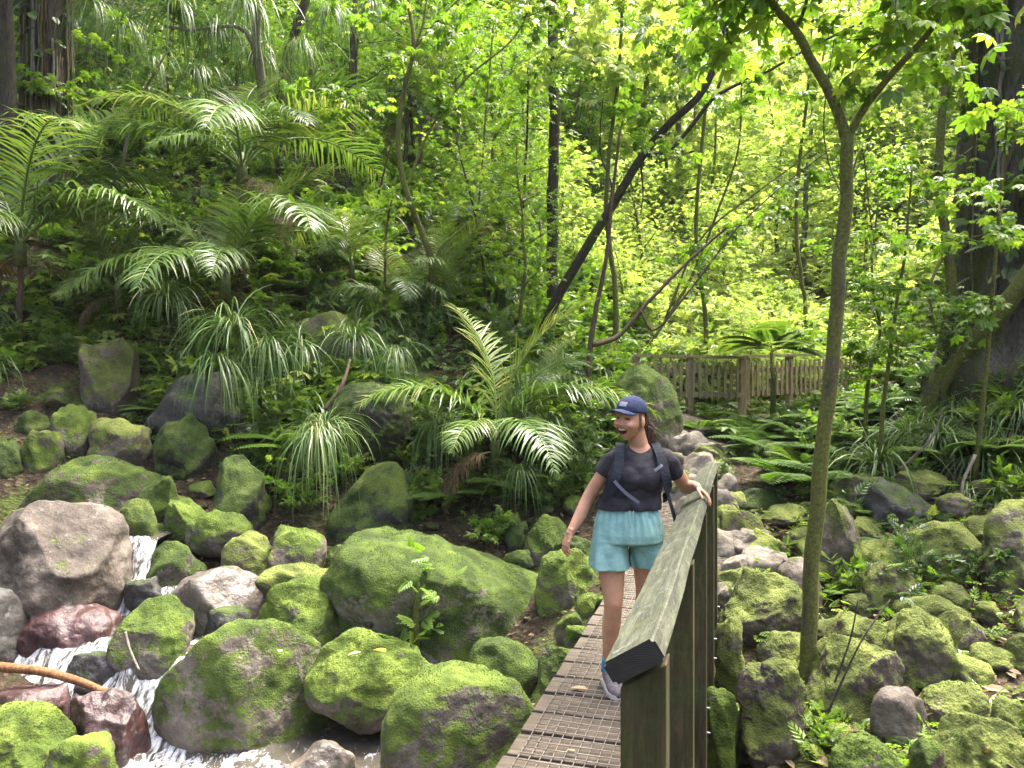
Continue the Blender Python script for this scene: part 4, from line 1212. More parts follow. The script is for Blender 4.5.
MB().tube([(0, .004, .130), (0, .004, .137)], [.009, .005], 10).build('button', M_navy, capo) if False else None
lg = []
for zz in np.linspace(.074, .100, 5):
    for xx in np.linspace(-.024, .024, 7):
        yy = -math.sqrt(max(0, 1 - (xx / .083) ** 2 - ((zz - .056) / .082) ** 2)) * .103 + .004 - .0022
        lg.append((xx, yy, zz))
i = (np.arange(4)[:, None] * 7 + np.arange(6)[None]).ravel()
link('cap_patch', mesh_np('cap_patch', np.array(lg) @ HR.T + HC, [np.stack([i, i + 1, i + 8, i + 7], -1)], M_logo), capo)

# hair: strands swept back under the cap into a short tail
mb = MB(); r5 = np.random.default_rng(9)
for k in range(1100):
    a = r5.uniform(-1.25, 1.25); z0 = r5.uniform(-.03, .045)
    s = np.array([math.sin(a) * .081, .015 + math.cos(a) * .084, z0])
    t = np.array([r5.normal(0, .016), .118 + r5.normal(0, .010), -.018 + r5.normal(0, .014)])
    e = t + np.array([r5.normal(0, .034), .040 + r5.normal(0, .020), -.080 + r5.normal(0, .034)])
    m_ = (s + t) / 2 * np.array([1.12, 1.0, 1]); m2 = t + (e - t) * .5 + np.array([r5.normal(0, .008), .016, .006])
    mb.tube(spline([s, m_, t, m2, e], 9), np.linspace(.0026, .0012, 9), 4, rnd=r5.random())
for k in range(26):      # loose wisps at the temple and jaw
    sx = r5.choice([-1, 1]); s = np.array([sx * .074, -.018 + r5.normal(0, .008), .040]); e = np.array([sx * (.070 + r5.normal(0, .006)), -.012 + r5.normal(0, .01), -.03 + r5.normal(0, .02)])
    mb.tube(spline([s, (s + e) / 2 + np.array([sx * .006, 0, 0]), e], 6), .0010, 4)
hair = mb.mesh('hair', M_hair)
co = np.zeros(len(hair.vertices) * 3, np.float32); hair.vertices.foreach_get('co', co)
hair.vertices.foreach_set('co', (co.reshape(-1, 3) @ HR.T + HC).astype(np.float32).ravel()); hair.update()
link('hair', hair, person)

# socks and shoes
for nm, A, B, H, T in (('L', LL, 0, (-.102, .085, 0.0), (-.070, -.165, 0.0)), ('R', RL, 0, (.098, .30, .035), (.112, .065, 0.0))):
    sp = A[-6:]
    o = link('sock', mesh_np('sock', *tube(sp[:, :3], sp[:, 3] + .003, 20), M_sock), person)
    H = np.array(H); T = np.array(T); d = T - H; L = np.linalg.norm(d); d /= L; sd = np.cross(d, [0, 0, 1]); sd /= np.linalg.norm(sd); up = np.cross(sd, d)
    prof = [(-.01, .022, .05, .045), (.02, .034, .078, .045), (.07, .037, .085, .045), (.11, .038, .070, .04), (.16, .044, .052, .03), (.21, .046, .044, .025), (.25, .036, .036, .02), (.272, .016, .024, .015)]
    n = 20; a = np.arange(n) * 2 * PI / n; V = []
    for t_, w_, h_, _ in prof:
        cz = h_ / 2 + .018
        V.append(H + d * (t_ * L / .262) + np.cos(a)[:, None] * sd * w_ + (np.sin(a)[:, None] * (h_ / 2 + .006) + cz) * up)
    m = len(prof); i = np.arange(m - 1)[:, None] * n; j = np.arange(n)[None]
    q = np.stack([i + j, i + (j + 1) % n, i + n + (j + 1) % n, i + n + j], -1).reshape(-1, 4)
    shoe = link('shoe', mesh_np('shoe', np.concatenate(V), [q, np.array([list(range(n))[::-1], [(m - 1) * n + k for k in range(n)]])], M_shoe), person)
    # sole
    out = [(H + d * (t_ * L / .262) + sd * (w_ + .004)) for t_, w_, _, _ in prof] + [(H + d * (t_ * L / .262) - sd * (w_ + .004)) for t_, w_, _, _ in prof[::-1]]
    out = np.array(out); k = len(out); V = np.concatenate([out + up * .002, out + up * .026])
    q = np.stack([np.arange(k), (np.arange(k) + 1) % k, (np.arange(k) + 1) % k + k, np.arange(k) + k], -1)
    link('sole', mesh_np('sole', V, [q, np.array([list(range(k))[::-1], list(range(k, 2 * k))])], M_sole, False), shoe)
    for z in np.linspace(.095, .16, 4):
        c = H + d * (z * L / .262) + up * (.088 - (z - .095) * .5)
        MB().tube([c - sd * .022, c + up * .004, c + sd * .022], .0028, 5).build('lace', M_sole, shoe)

# backpack
bp = empty('backpack', PO + np.array([.07, .20, 1.0])); tag(bp, 'small dark backpack on the woman\'s back with slate shoulder straps', 'backpack')
BO = np.array([.07, .20, 1.0])
V, F = bevel_box((.135, .075, .20), .05)
V = V + np.array([0, .012, .17]); V[:, 1] += .02 * noise3(V, 8, 2)
link('bag', mesh_np('bag', V, F, M_pack), bp)


def ribbon(pts, w, nrm, th=.006):
    P = spline(pts, 26); Nn = spline(nrm, 26); Nn /= np.linalg.norm(Nn, axis=1)[:, None]
    T = np.gradient(P, axis=0); T /= np.linalg.norm(T, axis=1)[:, None]
    S = np.cross(T, Nn); S /= np.linalg.norm(S, axis=1)[:, None]
    V = np.stack([P - S * w / 2, P + S * w / 2, P + S * w / 2 + Nn * th, P - S * w / 2 + Nn * th], 1).reshape(-1, 3)
    i = np.arange(25)[:, None] * 4; j = np.arange(4)[None]
    q = np.stack([i + j, i + (j + 1) % 4, i + 4 + (j + 1) % 4, i + 4 + j], -1).reshape(-1, 4)
    return V, [np.concatenate([q, [[3, 2, 1, 0], [100, 101, 102, 103]]])]


def strap(name, pts, w, nrm, m, th=.006):
    V, F = ribbon(np.array(pts) - BO, w, np.array(nrm, float), th)
    link(name, mesh_np(name, V, F, m, False), bp)


strap('shoulder_strap', [(-.02, .13, 1.30), (-.030, .06, 1.392), (-.045, -.055, 1.360), (-.062, -.118, 1.28), (-.088, -.140, 1.20), (-.125, -.10, 1.12), (-.145, .03, 1.08)], .052,
      [(0, .6, .6), (0, 0, 1), (0, -.5, .8), (-.1, -1, .3), (-.2, -1, -.1), (-.7, -.7, -.1), (-1, 0, 0)], M_strap, .008)
strap('shoulder_strap', [(.165, .13, 1.30), (.165, .06, 1.392), (.172, -.055, 1.360), (.188, -.112, 1.28), (.205, -.125, 1.20), (.222, -.07, 1.12), (.215, .04, 1.08)], .052,
      [(0, .6, .6), (0, 0, 1), (0, -.5, .8), (.1, -1, .3), (.25, -1, -.1), (.8, -.6, -.1), (1, 0, 0)], M_strap, .008)
strap('loose_strap', [(-.090, -.152, 1.205), (-.055, -.158, 1.165), (-.010, -.160, 1.125), (.045, -.160, 1.085)], .018, [(-.1, -1, .1)] * 4, M_buckle, .003)
strap('sternum_clip', [(.128, -.165, 1.262), (.145, -.158, 1.272), (.165, -.150, 1.285), (.176, -.140, 1.292)], .016, [(.1, -1, .2)] * 4, M_buckle, .006)
strap('dangling_strap', [(.215, -.06, 1.15), (.232, -.075, 1.08), (.250, -.07, 1.02), (.268, -.06, .955)], .020, [(.3, -1, 0)] * 4, M_pack, .004)
# ------------------------------------------------------------------ plant materials
G_palm = leaf_mat('palm_leaf', [(0.0, (0.041, 0.081, 0.016)), (0.5, (0.088, 0.162, 0.030)), (0.85, (0.162, 0.230, 0.047)), (1.0, (0.297, 0.284, 0.081))], 0.30, 0.38, 0.45)
G_strap = leaf_mat('strap_leaf', [(0.0, (0.04, 0.085, 0.02)), (0.5, (0.085, 0.155, 0.04)), (0.9, (0.17, 0.23, 0.075)), (1.0, (0.30, 0.26, 0.12))], 0.25, 0.42, 0.45)
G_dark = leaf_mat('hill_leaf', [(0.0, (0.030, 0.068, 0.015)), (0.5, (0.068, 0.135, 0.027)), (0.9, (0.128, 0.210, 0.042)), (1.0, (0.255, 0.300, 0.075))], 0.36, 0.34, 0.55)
G_fresh = leaf_mat('fresh_leaf', [(0.0, (0.069, 0.138, 0.014)), (0.5, (0.127, 0.230, 0.023)), (0.9, (0.207, 0.310, 0.040)), (1.0, (0.310, 0.368, 0.069))], 0.5, 0.4, 0.45)
G_far = leaf_mat('brightened_far_leaf', [(0.0, (0.15, 0.22, 0.04)), (0.4, (0.27, 0.36, 0.085)), (0.8, (0.41, 0.48, 0.16)), (1.0, (0.52, 0.54, 0.26))], 0.55, 0.45, 0.4)  # yellow-green made paler: the far slope's washed-out brightness is in the colour
G_fern = leaf_mat('fern_leaf', [(0.0, (0.05, 0.11, 0.012)), (0.5, (0.10, 0.19, 0.022)), (1.0, (0.19, 0.26, 0.04))], 0.45, 0.5, 0.3)
G_dead = leaf_mat('dead_leaf', [(0.0, (0.09, 0.055, 0.03)), (0.6, (0.20, 0.14, 0.08)), (1.0, (0.34, 0.27, 0.17))], 0.2, 0.7, 0.2)
G_yellow = leaf_mat('yellow_leaf', [(0.0, (0.45, 0.30, 0.03)), (1.0, (0.55, 0.42, 0.06))], 0.2, 0.6, 0.3)
G_tan = leaf_mat('tan_leaf', [(0.0, (0.30, 0.20, 0.11)), (1.0, (0.48, 0.36, 0.22))], 0.1, 0.7, 0.2)
B_dark = bark_mat('dark_bark', (0.018, 0.014, 0.010), (0.07, 0.058, 0.045), 0.25, mosscol=(0.045, 0.06, 0.012))
B_mossy = bark_mat('mossy_bark', (0.035, 0.030, 0.018), (0.12, 0.105, 0.065), 0.8, mosscol=(0.11, 0.12, 0.028))
B_pale = bark_mat('pale_bark', (0.08, 0.07, 0.055), (0.24, 0.215, 0.175), 0.15)
B_grey = bark_mat('grey_bark', (0.022, 0.020, 0.016), (0.12, 0.108, 0.088), 0.4, mosscol=(0.05, 0.065, 0.016))
B_brown = bark_mat('brown_bark', (0.03, 0.02, 0.013), (0.13, 0.088, 0.06), 0.2, mosscol=(0.06, 0.08, 0.02))
B_stem = simple_mat('green_stem', (0.05, 0.075, 0.02), 0.6, 0.4, 20, (0.12, 0.14, 0.045))

# ------------------------------------------------------------------ templates
LEAF4 = (np.array([[0, 0, 0], [-.21, .45, .07], [0, 1, -.06], [.21, .45, .07]], float), [np.array([[0, 3, 2], [0, 2, 1]])])
LEAF7 = (np.array([[0, 0, 0], [0, .5, -.03], [0, 1, -.14], [-.20, .28, .05], [-.19, .65, .0], [.20, .28, .05], [.19, .65, .0]], float),
         [np.array([[0, 1, 3], [1, 4, 3], [1, 2, 4], [0, 5, 1], [1, 5, 6], [1, 6, 2]])])


def palmate(n=6, spread=2.3, leaf=LEAF4, droop=.35, size=None):
    a = np.linspace(-spread, spread, n)
    d = np.stack([np.sin(a), np.cos(a), np.full(n, -droop)], -1)
    V, F = stamp(leaf[0] * np.array([1.15, 1, 1]), leaf[1], d * 0.06, frames(d), 1 - 0.28 * np.abs(a) / spread)
    return V, F


PALM6 = palmate(6)
PALM7 = palmate(7, 2.5, LEAF7)


def spray_template(n=9, leaf=LEAF4, ang=0.9):
    """a twig tip carrying alternate leaves, unit length"""
    t = np.linspace(0.12, 1, n); s = np.where(np.arange(n) % 2, 1, -1)
    d = np.stack([s * np.sin(ang) * (1 - .6 * t ** 3), np.cos(ang) + .6 * t ** 3, np.full(n, -.12)], -1)
    p = np.stack([0 * t, t * .8, -.12 * t ** 2], -1)
    return stamp(leaf[0], leaf[1], p, frames(d), 0.42 * (1.1 - .35 * t))


SPRAY = spray_template()
SPRAY7 = spray_template(11, LEAF7)


def leaves_mesh(name, tmpl, pos, dirs, size, mat, r, roll=0.5, rnd=None):
    n = len(pos)
    M = frames(dirs, roll=r.normal(0, roll, n))
    V, F = stamp(tmpl[0], tmpl[1], pos, M, size)
    q = r.random(n) if rnd is None else rnd
    return V, F, np.repeat(np.clip(q, 0, 1), len(tmpl[0])) + 0


def grow(seed, H=4.0, r0=0.05, lean=0.15, nb=9, blen=1.3, first=0.35, leaf=PALM6, lsize=.14, per=26, mat=G_fresh, bark=B_mossy, wig=0.12, up=0.35, clr=0.33, flat=.5, name='tree'):
    """-> (trunk mesh, crown mesh) of a small tree, foot at the origin"""
    r = np.random.default_rng(seed)
    az = r.uniform(0, 2 * PI); n = 8
    t = np.linspace(0, 1, n)
    P = np.stack([np.cos(az) * lean * H * t ** 1.4, np.sin(az) * lean * H * t ** 1.4, H * t - .25 * (t == 0)], -1)
    P[1:, :2] += np.cumsum(r.normal(0, wig * H / n, (n - 1, 2)), 0) * .6
    P = spline(P, 16); rad = r0 * (1 - .8 * np.linspace(0, 1, 16)) + .004
    mb = MB(); mb.tube(P, rad, 8, rough=.08, seed=seed)
    pos, dirs = [], []
    ts = np.linspace(first, 1, nb)
    for k, tt in enumerate(ts):
        i = min(14, int(tt * 15)); b = P[i]
        a = az + k * 2.4 + r.normal(0, .4)
        L = blen * (1.15 - .6 * tt) * r.uniform(.7, 1.25)
        d = np.array([math.cos(a), math.sin(a), up + r.normal(0, .15)])
        Q = [b]; dd = d / np.linalg.norm(d)
        for s in range(5):
            dd = dd + r.normal(0, .16, 3) + np.array([0, 0, -.05 * s]); dd /= np.linalg.norm(dd)
            Q.append(Q[-1] + dd * L / 5)
        Q = np.array(Q); mb.tube(spline(Q, 8), np.linspace(rad[i] * .6, .004, 8), 5)
        for j in range(per):
            u = r.uniform(.35, 1.06); q = Q[min(5, int(u * 5))] + r.normal(0, clr, 3) * np.array([1, 1, flat])
            pos.append(q); o = q - b; dirs.append(o / (np.linalg.norm(o) + .01) * .6 + r.normal(0, .55, 3) * np.array([1, 1, .35]) + np.array([0, 0, -.15]))
    pos, dirs = np.array(pos), np.array(dirs)
    # shade of each leaf tells young growth (outer) from old
    V, F, rn = leaves_mesh(name, leaf, pos, dirs, lsize * r.uniform(.6, 1.25, len(pos)), mat, r, .45)
    return mb.mesh('trunk', bark), mesh_np('crown', V, F, mat, False, rnd=rn)


def plant_tree(name, meshes, loc, rz, sc, label, cat, group):
    o = empty(name, loc, rz); o.scale = [sc] * 3
    link('trunk', meshes[0], o); link('crown', meshes[1], o)
    return tag(o, label, cat, group)


# ------------------------------------------------------------------ palm fronds
def frond(seed, L=1.8, e0=1.2, e1=-.5, n=56, ll=.5, w=.021, mat=G_palm, hang=.55, fwd=.75, curl=0):
    r = np.random.default_rng(seed)
    m = 24; t = np.linspace(0, 1, m); e = e0 + (e1 - e0) * t ** 1.15
    dl = L / (m - 1)
    x = np.concatenate([[0], np.cumsum(np.cos(e[:-1]) * dl)]); z = np.concatenate([[0], np.cumsum(np.sin(e[:-1]) * dl)])
    y = curl * t ** 2
    P = np.stack([x, y, z], -1); T = np.gradient(P, axis=0); T /= np.linalg.norm(T, axis=1)[:, None]
    mb = MB(); mb.tube(P, np.linspace(.014, .003, m) * (L / 1.8), 5, rnd=.75)
    tt = np.repeat(np.linspace(.16, .995, n), 2); s = np.tile([-1, 1], n); N_ = len(tt)
    tt = np.clip(tt + r.normal(0, .004, N_), 0, 1)
    f = tt * (m - 1); i = np.minimum(f.astype(int), m - 2); fr = (f - i)[:, None]
    base = P[i] * (1 - fr) + P[i + 1] * fr; tg = T[i] * (1 - fr) + T[i + 1] * fr
    side = np.cross(tg, np.array([0, 1.0, 0])); nrm = side / np.linalg.norm(side, axis=1)[:, None]; nrm = -nrm * np.sign(nrm[:, 2:3] + 1e-6) * -1
    sd = np.cross(nrm, tg) * s[:, None]
    len_ = ll * np.sin(np.clip(tt * 1.02, .05, 1) * PI * .86 + .32) ** .8 * r.uniform(.72, 1.12, N_) * np.where(r.random(N_) < .05, .4, 1)
    k = 5; V = np.zeros((N_, k, 2, 3))
    d = sd * 1.0 + tg * fwd + nrm * .22 + r.normal(0, .12, (N_, 3)); d /= np.linalg.norm(d, axis=1)[:, None]
    p = base.copy(); wv = tg - d * (tg * d).sum(1)[:, None]; wv /= np.linalg.norm(wv, axis=1)[:, None]
    prof = np.array([.55, 1, .95, .65, .06])
    hg = hang * r.uniform(.4, 1.7, N_)
    for q in range(k):
        ww = (w * prof[q] * .5) * (len_ / ll)[:, None] ** .3
        V[:, q, 0] = p - wv * ww; V[:, q, 1] = p + wv * ww
        p = p + d * (len_ / (k - 1))[:, None]
        d = d + np.array([0, 0, -1.0]) * (hg * .34)[:, None]; d /= np.linalg.norm(d, axis=1)[:, None]
    base_i = (np.arange(N_) * k * 2)[:, None]; qd = []
    for q in range(k - 1): qd.append(base_i + np.array([[q * 2, q * 2 + 1, q * 2 + 3, q * 2 + 2]]))
    mb.add(V.reshape(-1, 3), [np.concatenate(qd)], rnd=np.repeat(np.clip(r.normal(.5, .2) + r.normal(0, .16, N_), 0, 1), k * 2))
    return mb.mesh('frond', mat)


FR = [frond(1, 1.9, 1.25, -.35, ll=.55), frond(2, 1.9, 1.0, -.75, ll=.55, hang=.8), frond(3, 1.7, .7, -.9, ll=.5, hang=1.0), frond(4, 1.9, 1.4, .3, ll=.5, hang=.35), frond(5, 1.6, .45, -1.0, ll=.5, hang=1.1, curl=.2), frond(6, 1.8, 1.1, -1.0, ll=.6, hang=.9, curl=-.3)]
FRD = frond(9, 1.5, .1, -1.5, ll=.45, hang=1.6, mat=G_dead, w=.02)


def palm(base, s, label, n=9, trunk=0.0, rz=0, seed=1, tr=.05, group=None, pick=None, elev=None, azs=None):
    r = np.random.default_rng(seed)
    o = empty('palm', base, 0); tag(o, label, 'palm', group)
    if trunk > 0:
        P = np.stack([r.normal(0, .01, 8), r.normal(0, .01, 8), np.linspace(-.3, trunk, 8)], -1)
        MB().tube(P, np.linspace(tr, tr * .75, 8), 10, rough=.1).build('trunk', B_brown, o)
    MB().tube([(0, 0, trunk - .15), (0, 0, trunk + .1 * s), (0, 0, trunk + .28 * s)], [.06 * s, .055 * s, .02 * s], 10).build('crownshaft', B_stem, o)
    for k in range(n):
        a = rz + k * 2.399 + r.normal(0, .15) if azs is None else azs[k]
        j = pick[k] if pick else int(r.choice(6))
        link('frond', FR[j], o, loc=(0, 0, trunk + .1 * s), rot=(r.normal(0, .18), r.normal(0, .12), a), scale=s * r.uniform(.75, 1.15) * np.array([1, r.choice([-1, 1]), 1]))
    if trunk > .3:
        for k in range(2): link('dead_frond', FRD, o, loc=(0, 0, trunk), rot=(0, .2, r.uniform(0, 6)), scale=s * r.uniform(.6, .9))
    return o


# ------------------------------------------------------------------ strap leaved clumps and ferns
def strap_mesh(seed, n=110, L=1.0, w=.014, up=(.35, 1.2), droop=1.5, mat=G_strap, name='blades', spread=.06):
    r = np.random.default_rng(seed)
    a = r.uniform(0, 2 * PI, n); e = r.uniform(up[0], up[1], n)
    d = np.stack([np.cos(a) * np.cos(e), np.sin(a) * np.cos(e), np.sin(e)], -1)
    p = np.stack([np.cos(a), np.sin(a), 0 * a], -1) * r.uniform(0, spread, n)[:, None]
    sd = np.stack([-np.sin(a), np.cos(a), 0 * a], -1)
    k = 8; V = np.zeros((n, k, 2, 3)); len_ = L * r.uniform(.4, 1.15, n); dr = droop * r.uniform(.35, 1.6, n)
    prof = np.array([.7, 1, 1, .95, .85, .7, .45, .06])
    sd = sd + r.normal(0, .15, (n, 3))
    for q in range(k):
        V[:, q, 0] = p - sd * w * .5 * prof[q]; V[:, q, 1] = p + sd * w * .5 * prof[q]
        p = p + d * (len_ / (k - 1))[:, None]
        d = d + np.array([0, 0, -.36]) * dr[:, None] + r.normal(0, .07, (n, 3)); d /= np.linalg.norm(d, axis=1)[:, None]
    b = (np.arange(n) * k * 2)[:, None]
    F = np.concatenate([b + np.array([[q * 2, q * 2 + 1, q * 2 + 3, q * 2 + 2]]) for q in range(k - 1)])
    return mesh_np(name, V.reshape(-1, 3), [F], mat, True, rnd=np.repeat(np.clip(r.beta(1.5, 1.9, n), 0, 1), k * 2))


STRAP = [strap_mesh(11, 170, 1.15, .017, (.3, 1.3), 1.5), strap_mesh(12, 130, 1.0, .015, (.1, 1.3), 1.5), strap_mesh(13, 90, .8, .013, (.2, 1.4), 1.2), strap_mesh(14, 100, 1.2, .013, (-.2, .9), 2.2)]


def fern_mesh(seed, n=9, L=.7, mat=G_fern, e0=1.0, e1=-.3, np_=22, pw=.3):
    r = np.random.default_rng(seed); mb = MB()
    for k in range(n):
        a = k * 2.4 + r.normal(0, .3); l = L * r.uniform(.7, 1.15); m = 12
        t = np.linspace(0, 1, m); e = e0 * r.uniform(.8, 1.15) + (e1 - e0) * t
        x = np.concatenate([[0], np.cumsum(np.cos(e[:-1]) * l / (m - 1))]); z = np.concatenate([[0], np.cumsum(np.sin(e[:-1]) * l / (m - 1))])
        P = np.stack([x * math.cos(a), x * math.sin(a), z], -1)
        mb.tube(P, np.linspace(.004, .0015, m), 4, rnd=.3)
        tt = np.repeat(np.linspace(.18, 1, np_), 2); s = np.tile([-1, 1], np_)
        i = np.minimum((tt * (m - 1)).astype(int), m - 2); f = (tt * (m - 1) - i)[:, None]
        base = P[i] * (1 - f) + P[i + 1] * f; tg = P[i + 1] - P[i]; tg /= np.linalg.norm(tg, axis=1)[:, None]
        sd = np.cross(tg, [0, 0, 1.0]); sd /= np.linalg.norm(sd, axis=1)[:, None] + 1e-6
        d = sd * s[:, None] + tg * .35 + np.array([0, 0, -.12])
        ln = l * pw * np.sin(np.clip(tt, .1, 1) * PI * .82 + .45)
        V, F = stamp(LEAF4[0] * np.array([.75, 1, .6]), LEAF4[1], base, frames(d), np.maximum(ln, .01))
        mb.add(V, F, rnd=np.repeat(np.clip(r.normal(.5, .15) + r.normal(0, .08, len(tt)), 0, 1), 4))
    return mb.mesh('fronds', mat)


FERN = [fern_mesh(21), fern_mesh(22, 8, .8, e0=.8), fern_mesh(23, 11, .6, e0=1.15)]
FERN_D = [fern_mesh(24, 9, .7, G_dark), fern_mesh(25, 7, .8, G_dark, e0=.7)]


def shrub_mesh(seed, n=14, H=.5, leaf=SPRAY, ls=.22, mat=G_dark, per=5):
    r = np.random.default_rng(seed); mb = MB(); pos = []; dirs = []
    for k in range(n):
        a = r.uniform(0, 2 * PI); e = r.uniform(.4, 1.4); L = H * r.uniform(.6, 1.2)
        d = np.array([math.cos(a) * math.cos(e), math.sin(a) * math.cos(e), math.sin(e)])
        Q = spline([(0, 0, -.05), d * L * .5 + r.normal(0, .03, 3), d * L + np.array([0, 0, -.08])], 6)
        mb.tube(Q, np.linspace(.006, .002, 6), 4)
        for j in range(per):
            q = Q[r.integers(2, 6)]; pos.append(q); dirs.append(d * .7 + r.normal(0, .6, 3) * np.array([1, 1, .5]))
    V, F, rn = leaves_mesh('l', leaf, np.array(pos), np.array(dirs), ls * r.uniform(.6, 1.2, len(pos)), mat, r, .5)
    return mb.mesh('stems', B_stem), mesh_np('leaves', V, F, mat, False, rnd=rn)


SHRUB_D = [shrub_mesh(31, 20, .5, SPRAY, .15, G_dark, 8), shrub_mesh(32, 24, .6, SPRAY, .13, G_dark, 9), shrub_mesh(33, 18, .5, PALM6, .09, G_dark, 8)]
SHRUB_F = [shrub_mesh(34, 16, .55, SPRAY, .17, G_fresh, 7), shrub_mesh(35, 18, .6, PALM6, .10, G_fresh, 8), shrub_mesh(36, 14, .45, SPRAY, .14, G_fresh, 7)]


def put_shrub(meshes, loc, s, label, group=None, name='shrub', rz=None):
    o = empty(name, loc, rng.uniform(0, 6) if rz is None else rz); o.scale = [s] * 3
    link('stem', meshes[0], o); link('foliage', meshes[1], o)
    return tag(o, label, 'shrub', group)
# ------------------------------------------------------------------ trees that can be told apart
def hero(name, label, stems, base, bark, sprays=(), mat=G_fresh, tmpl=PALM7, cat='tree', seed=1, rough=.07, nseg=30):
    """stems: list of (points [(px,py,Y)...], r0, r1); sprays: (px,py,Y,radius,count,leaf size)"""
    r = np.random.default_rng(seed)
    b = np.array(base, float); o = empty(name, b); tag(o, label, cat)
    for k, (pts, r0, r1) in enumerate(stems):
        P = np.array([at(*p) for p in pts]) - b
        Q = spline(P, nseg); Q[1:] += .25 * r0 * fbm(Q[1:] * 1.0, 2.5, 2, seed)[:, None] * r.normal(0, 1, 3)
        V, F = tube(Q, np.linspace(r0, r1, nseg), 10 if r0 > .03 else 6, True, rough, seed + k)
        link('trunk' if k == 0 else 'branch', mesh_np('trunk' if k == 0 else 'branch', V, F, bark, True), o)
    if len(sprays):
        pos, dirs, sz = [], [], []; mb = MB()
        for (px, py, Y, rad, n, ls) in sprays:
            c = at(px, py, Y) - b
            # twigs that carry the leaves
            for t in range(max(4, n // 9)):
                e = c + r.normal(0, rad, 3) * np.array([1, 1, .55]); s = c + (e - c) * .1
                mb.tube(spline([s, (s + e) / 2 + r.normal(0, .05, 3), e], 5), np.linspace(.006, .002, 5), 4)
                for q in range(17):
                    u = r.uniform(.2, 1.1); p = s + (e - s) * u + r.normal(0, .10, 3) * np.array([1, 1, .6])
                    pos.append(p); dirs.append((e - s) / (np.linalg.norm(e - s) + .01) * .5 + r.normal(0, .6, 3) * np.array([1, 1, .3]) + np.array([0, 0, -.2])); sz.append(ls * .74 * r.uniform(.5, 1.3))
        mb.build('twigs', bark, o)
        V, F, rn = leaves_mesh('crown', tmpl, np.array(pos), np.array(dirs), np.array(sz), mat, r, .4)
        link('crown', mesh_np('crown', V, F, mat, False, rnd=rn), o)
    return o


# slim forked tree right of the bridge
tb = hit(806, 690)
Yt = tb[1]
hero('forked_tree', 'slim mossy forked tree standing among the boulders right of the bridge', [
    ([(806, 705, Yt), (808, 640, Yt), (812, 560, Yt), (820, 470, Yt), (829, 390, Yt), (838, 290, Yt), (846, 200, Yt), (847, 136, Yt)], .060, .044),
    ([(847, 140, Yt), (838, 112, Yt + .02), (815, 68, Yt + .1), (795, 30, Yt + .15), (766, -6, Yt + .2), (740, -60, Yt + .3)], .041, .026),
    ([(847, 140, Yt), (862, 112, Yt), (885, 82, Yt - .1), (915, 48, Yt - .2), (938, 18, Yt - .25), (955, -30, Yt - .3)], .030, .017),
    ([(795, 30, Yt + .15), (803, 12, Yt + .2), (812, -20, Yt + .2)], .018, .010),
    ([(842, 195, Yt), (828, 160, Yt + .2), (824, 115, Yt + .25), (834, 40, Yt + .2)], .008, .004),
    ([(850, 180, Yt), (862, 150, Yt + .1), (870, 215, Yt + .1), (876, 250, Yt + .1)], .008, .003)],
    tb, B_mossy, [(770, -25, Yt + .3, .5, 60, .16), (835, -10, Yt + .2, .45, 50, .15), (945, -5, Yt - .3, .45, 55, .16), (880, 40, Yt, .28, 25, .14), (800, -60, Yt - .4, .6, 60, .16), (905, -60, Yt - .5, .6, 70, .16), (722, 10, Yt + .6, .35, 30, .15)], seed=41)
# leaning tree behind the woman
B1 = hit(545, 345); Y1 = B1[1]
hero('leaning_tree', 'dark leaning tree rising to the right from the ferny bank behind the palm', [
    ([(534, 366, Y1), (541, 334, Y1), (558, 296, Y1 - .2), (584, 252, Y1 - .4), (612, 206, Y1 - .6), (641, 158, Y1 - .8), (668, 125, Y1 - 1.0), (700, 95, Y1 - 1.2), (718, 55, Y1 - 1.3), (726, 0, Y1 - 1.4), (730, -50, Y1 - 1.5)], .10, .042),
    ([(645, 155, Y1 - .8), (672, 148, Y1 - .7), (705, 108, Y1 - .7), (722, 92, Y1 - .7), (765, 72, Y1 - .7), (815, 45, Y1 - .7), (870, 18, Y1 - .7), (910, 0, Y1 - .7)], .042, .014),
    ([(718, 88, Y1 - .7), (726, 62, Y1 - .7), (735, 40, Y1 - .8)], .03, .012),
    ([(598, 232, Y1 - .5), (612, 190, Y1 - .2), (600, 150, Y1), (604, 90, Y1)], .022, .008),
    ([(641, 165, Y1 - .8), (643, 195, Y1 - .7), (640, 215, Y1 - .7)], .018, .006)],
    B1, B_dark, [(726, -20, Y1 - 1.4, .8, 80, .17), (680, 60, Y1 - 1.0, .6, 60, .16), (760, 90, Y1 - .7, .6, 50, .16), (840, 40, Y1 - .7, .6, 50, .16), (600, 90, Y1, .6, 60, .17), (640, 110, Y1 - .6, .5, 45, .16)], seed=42)
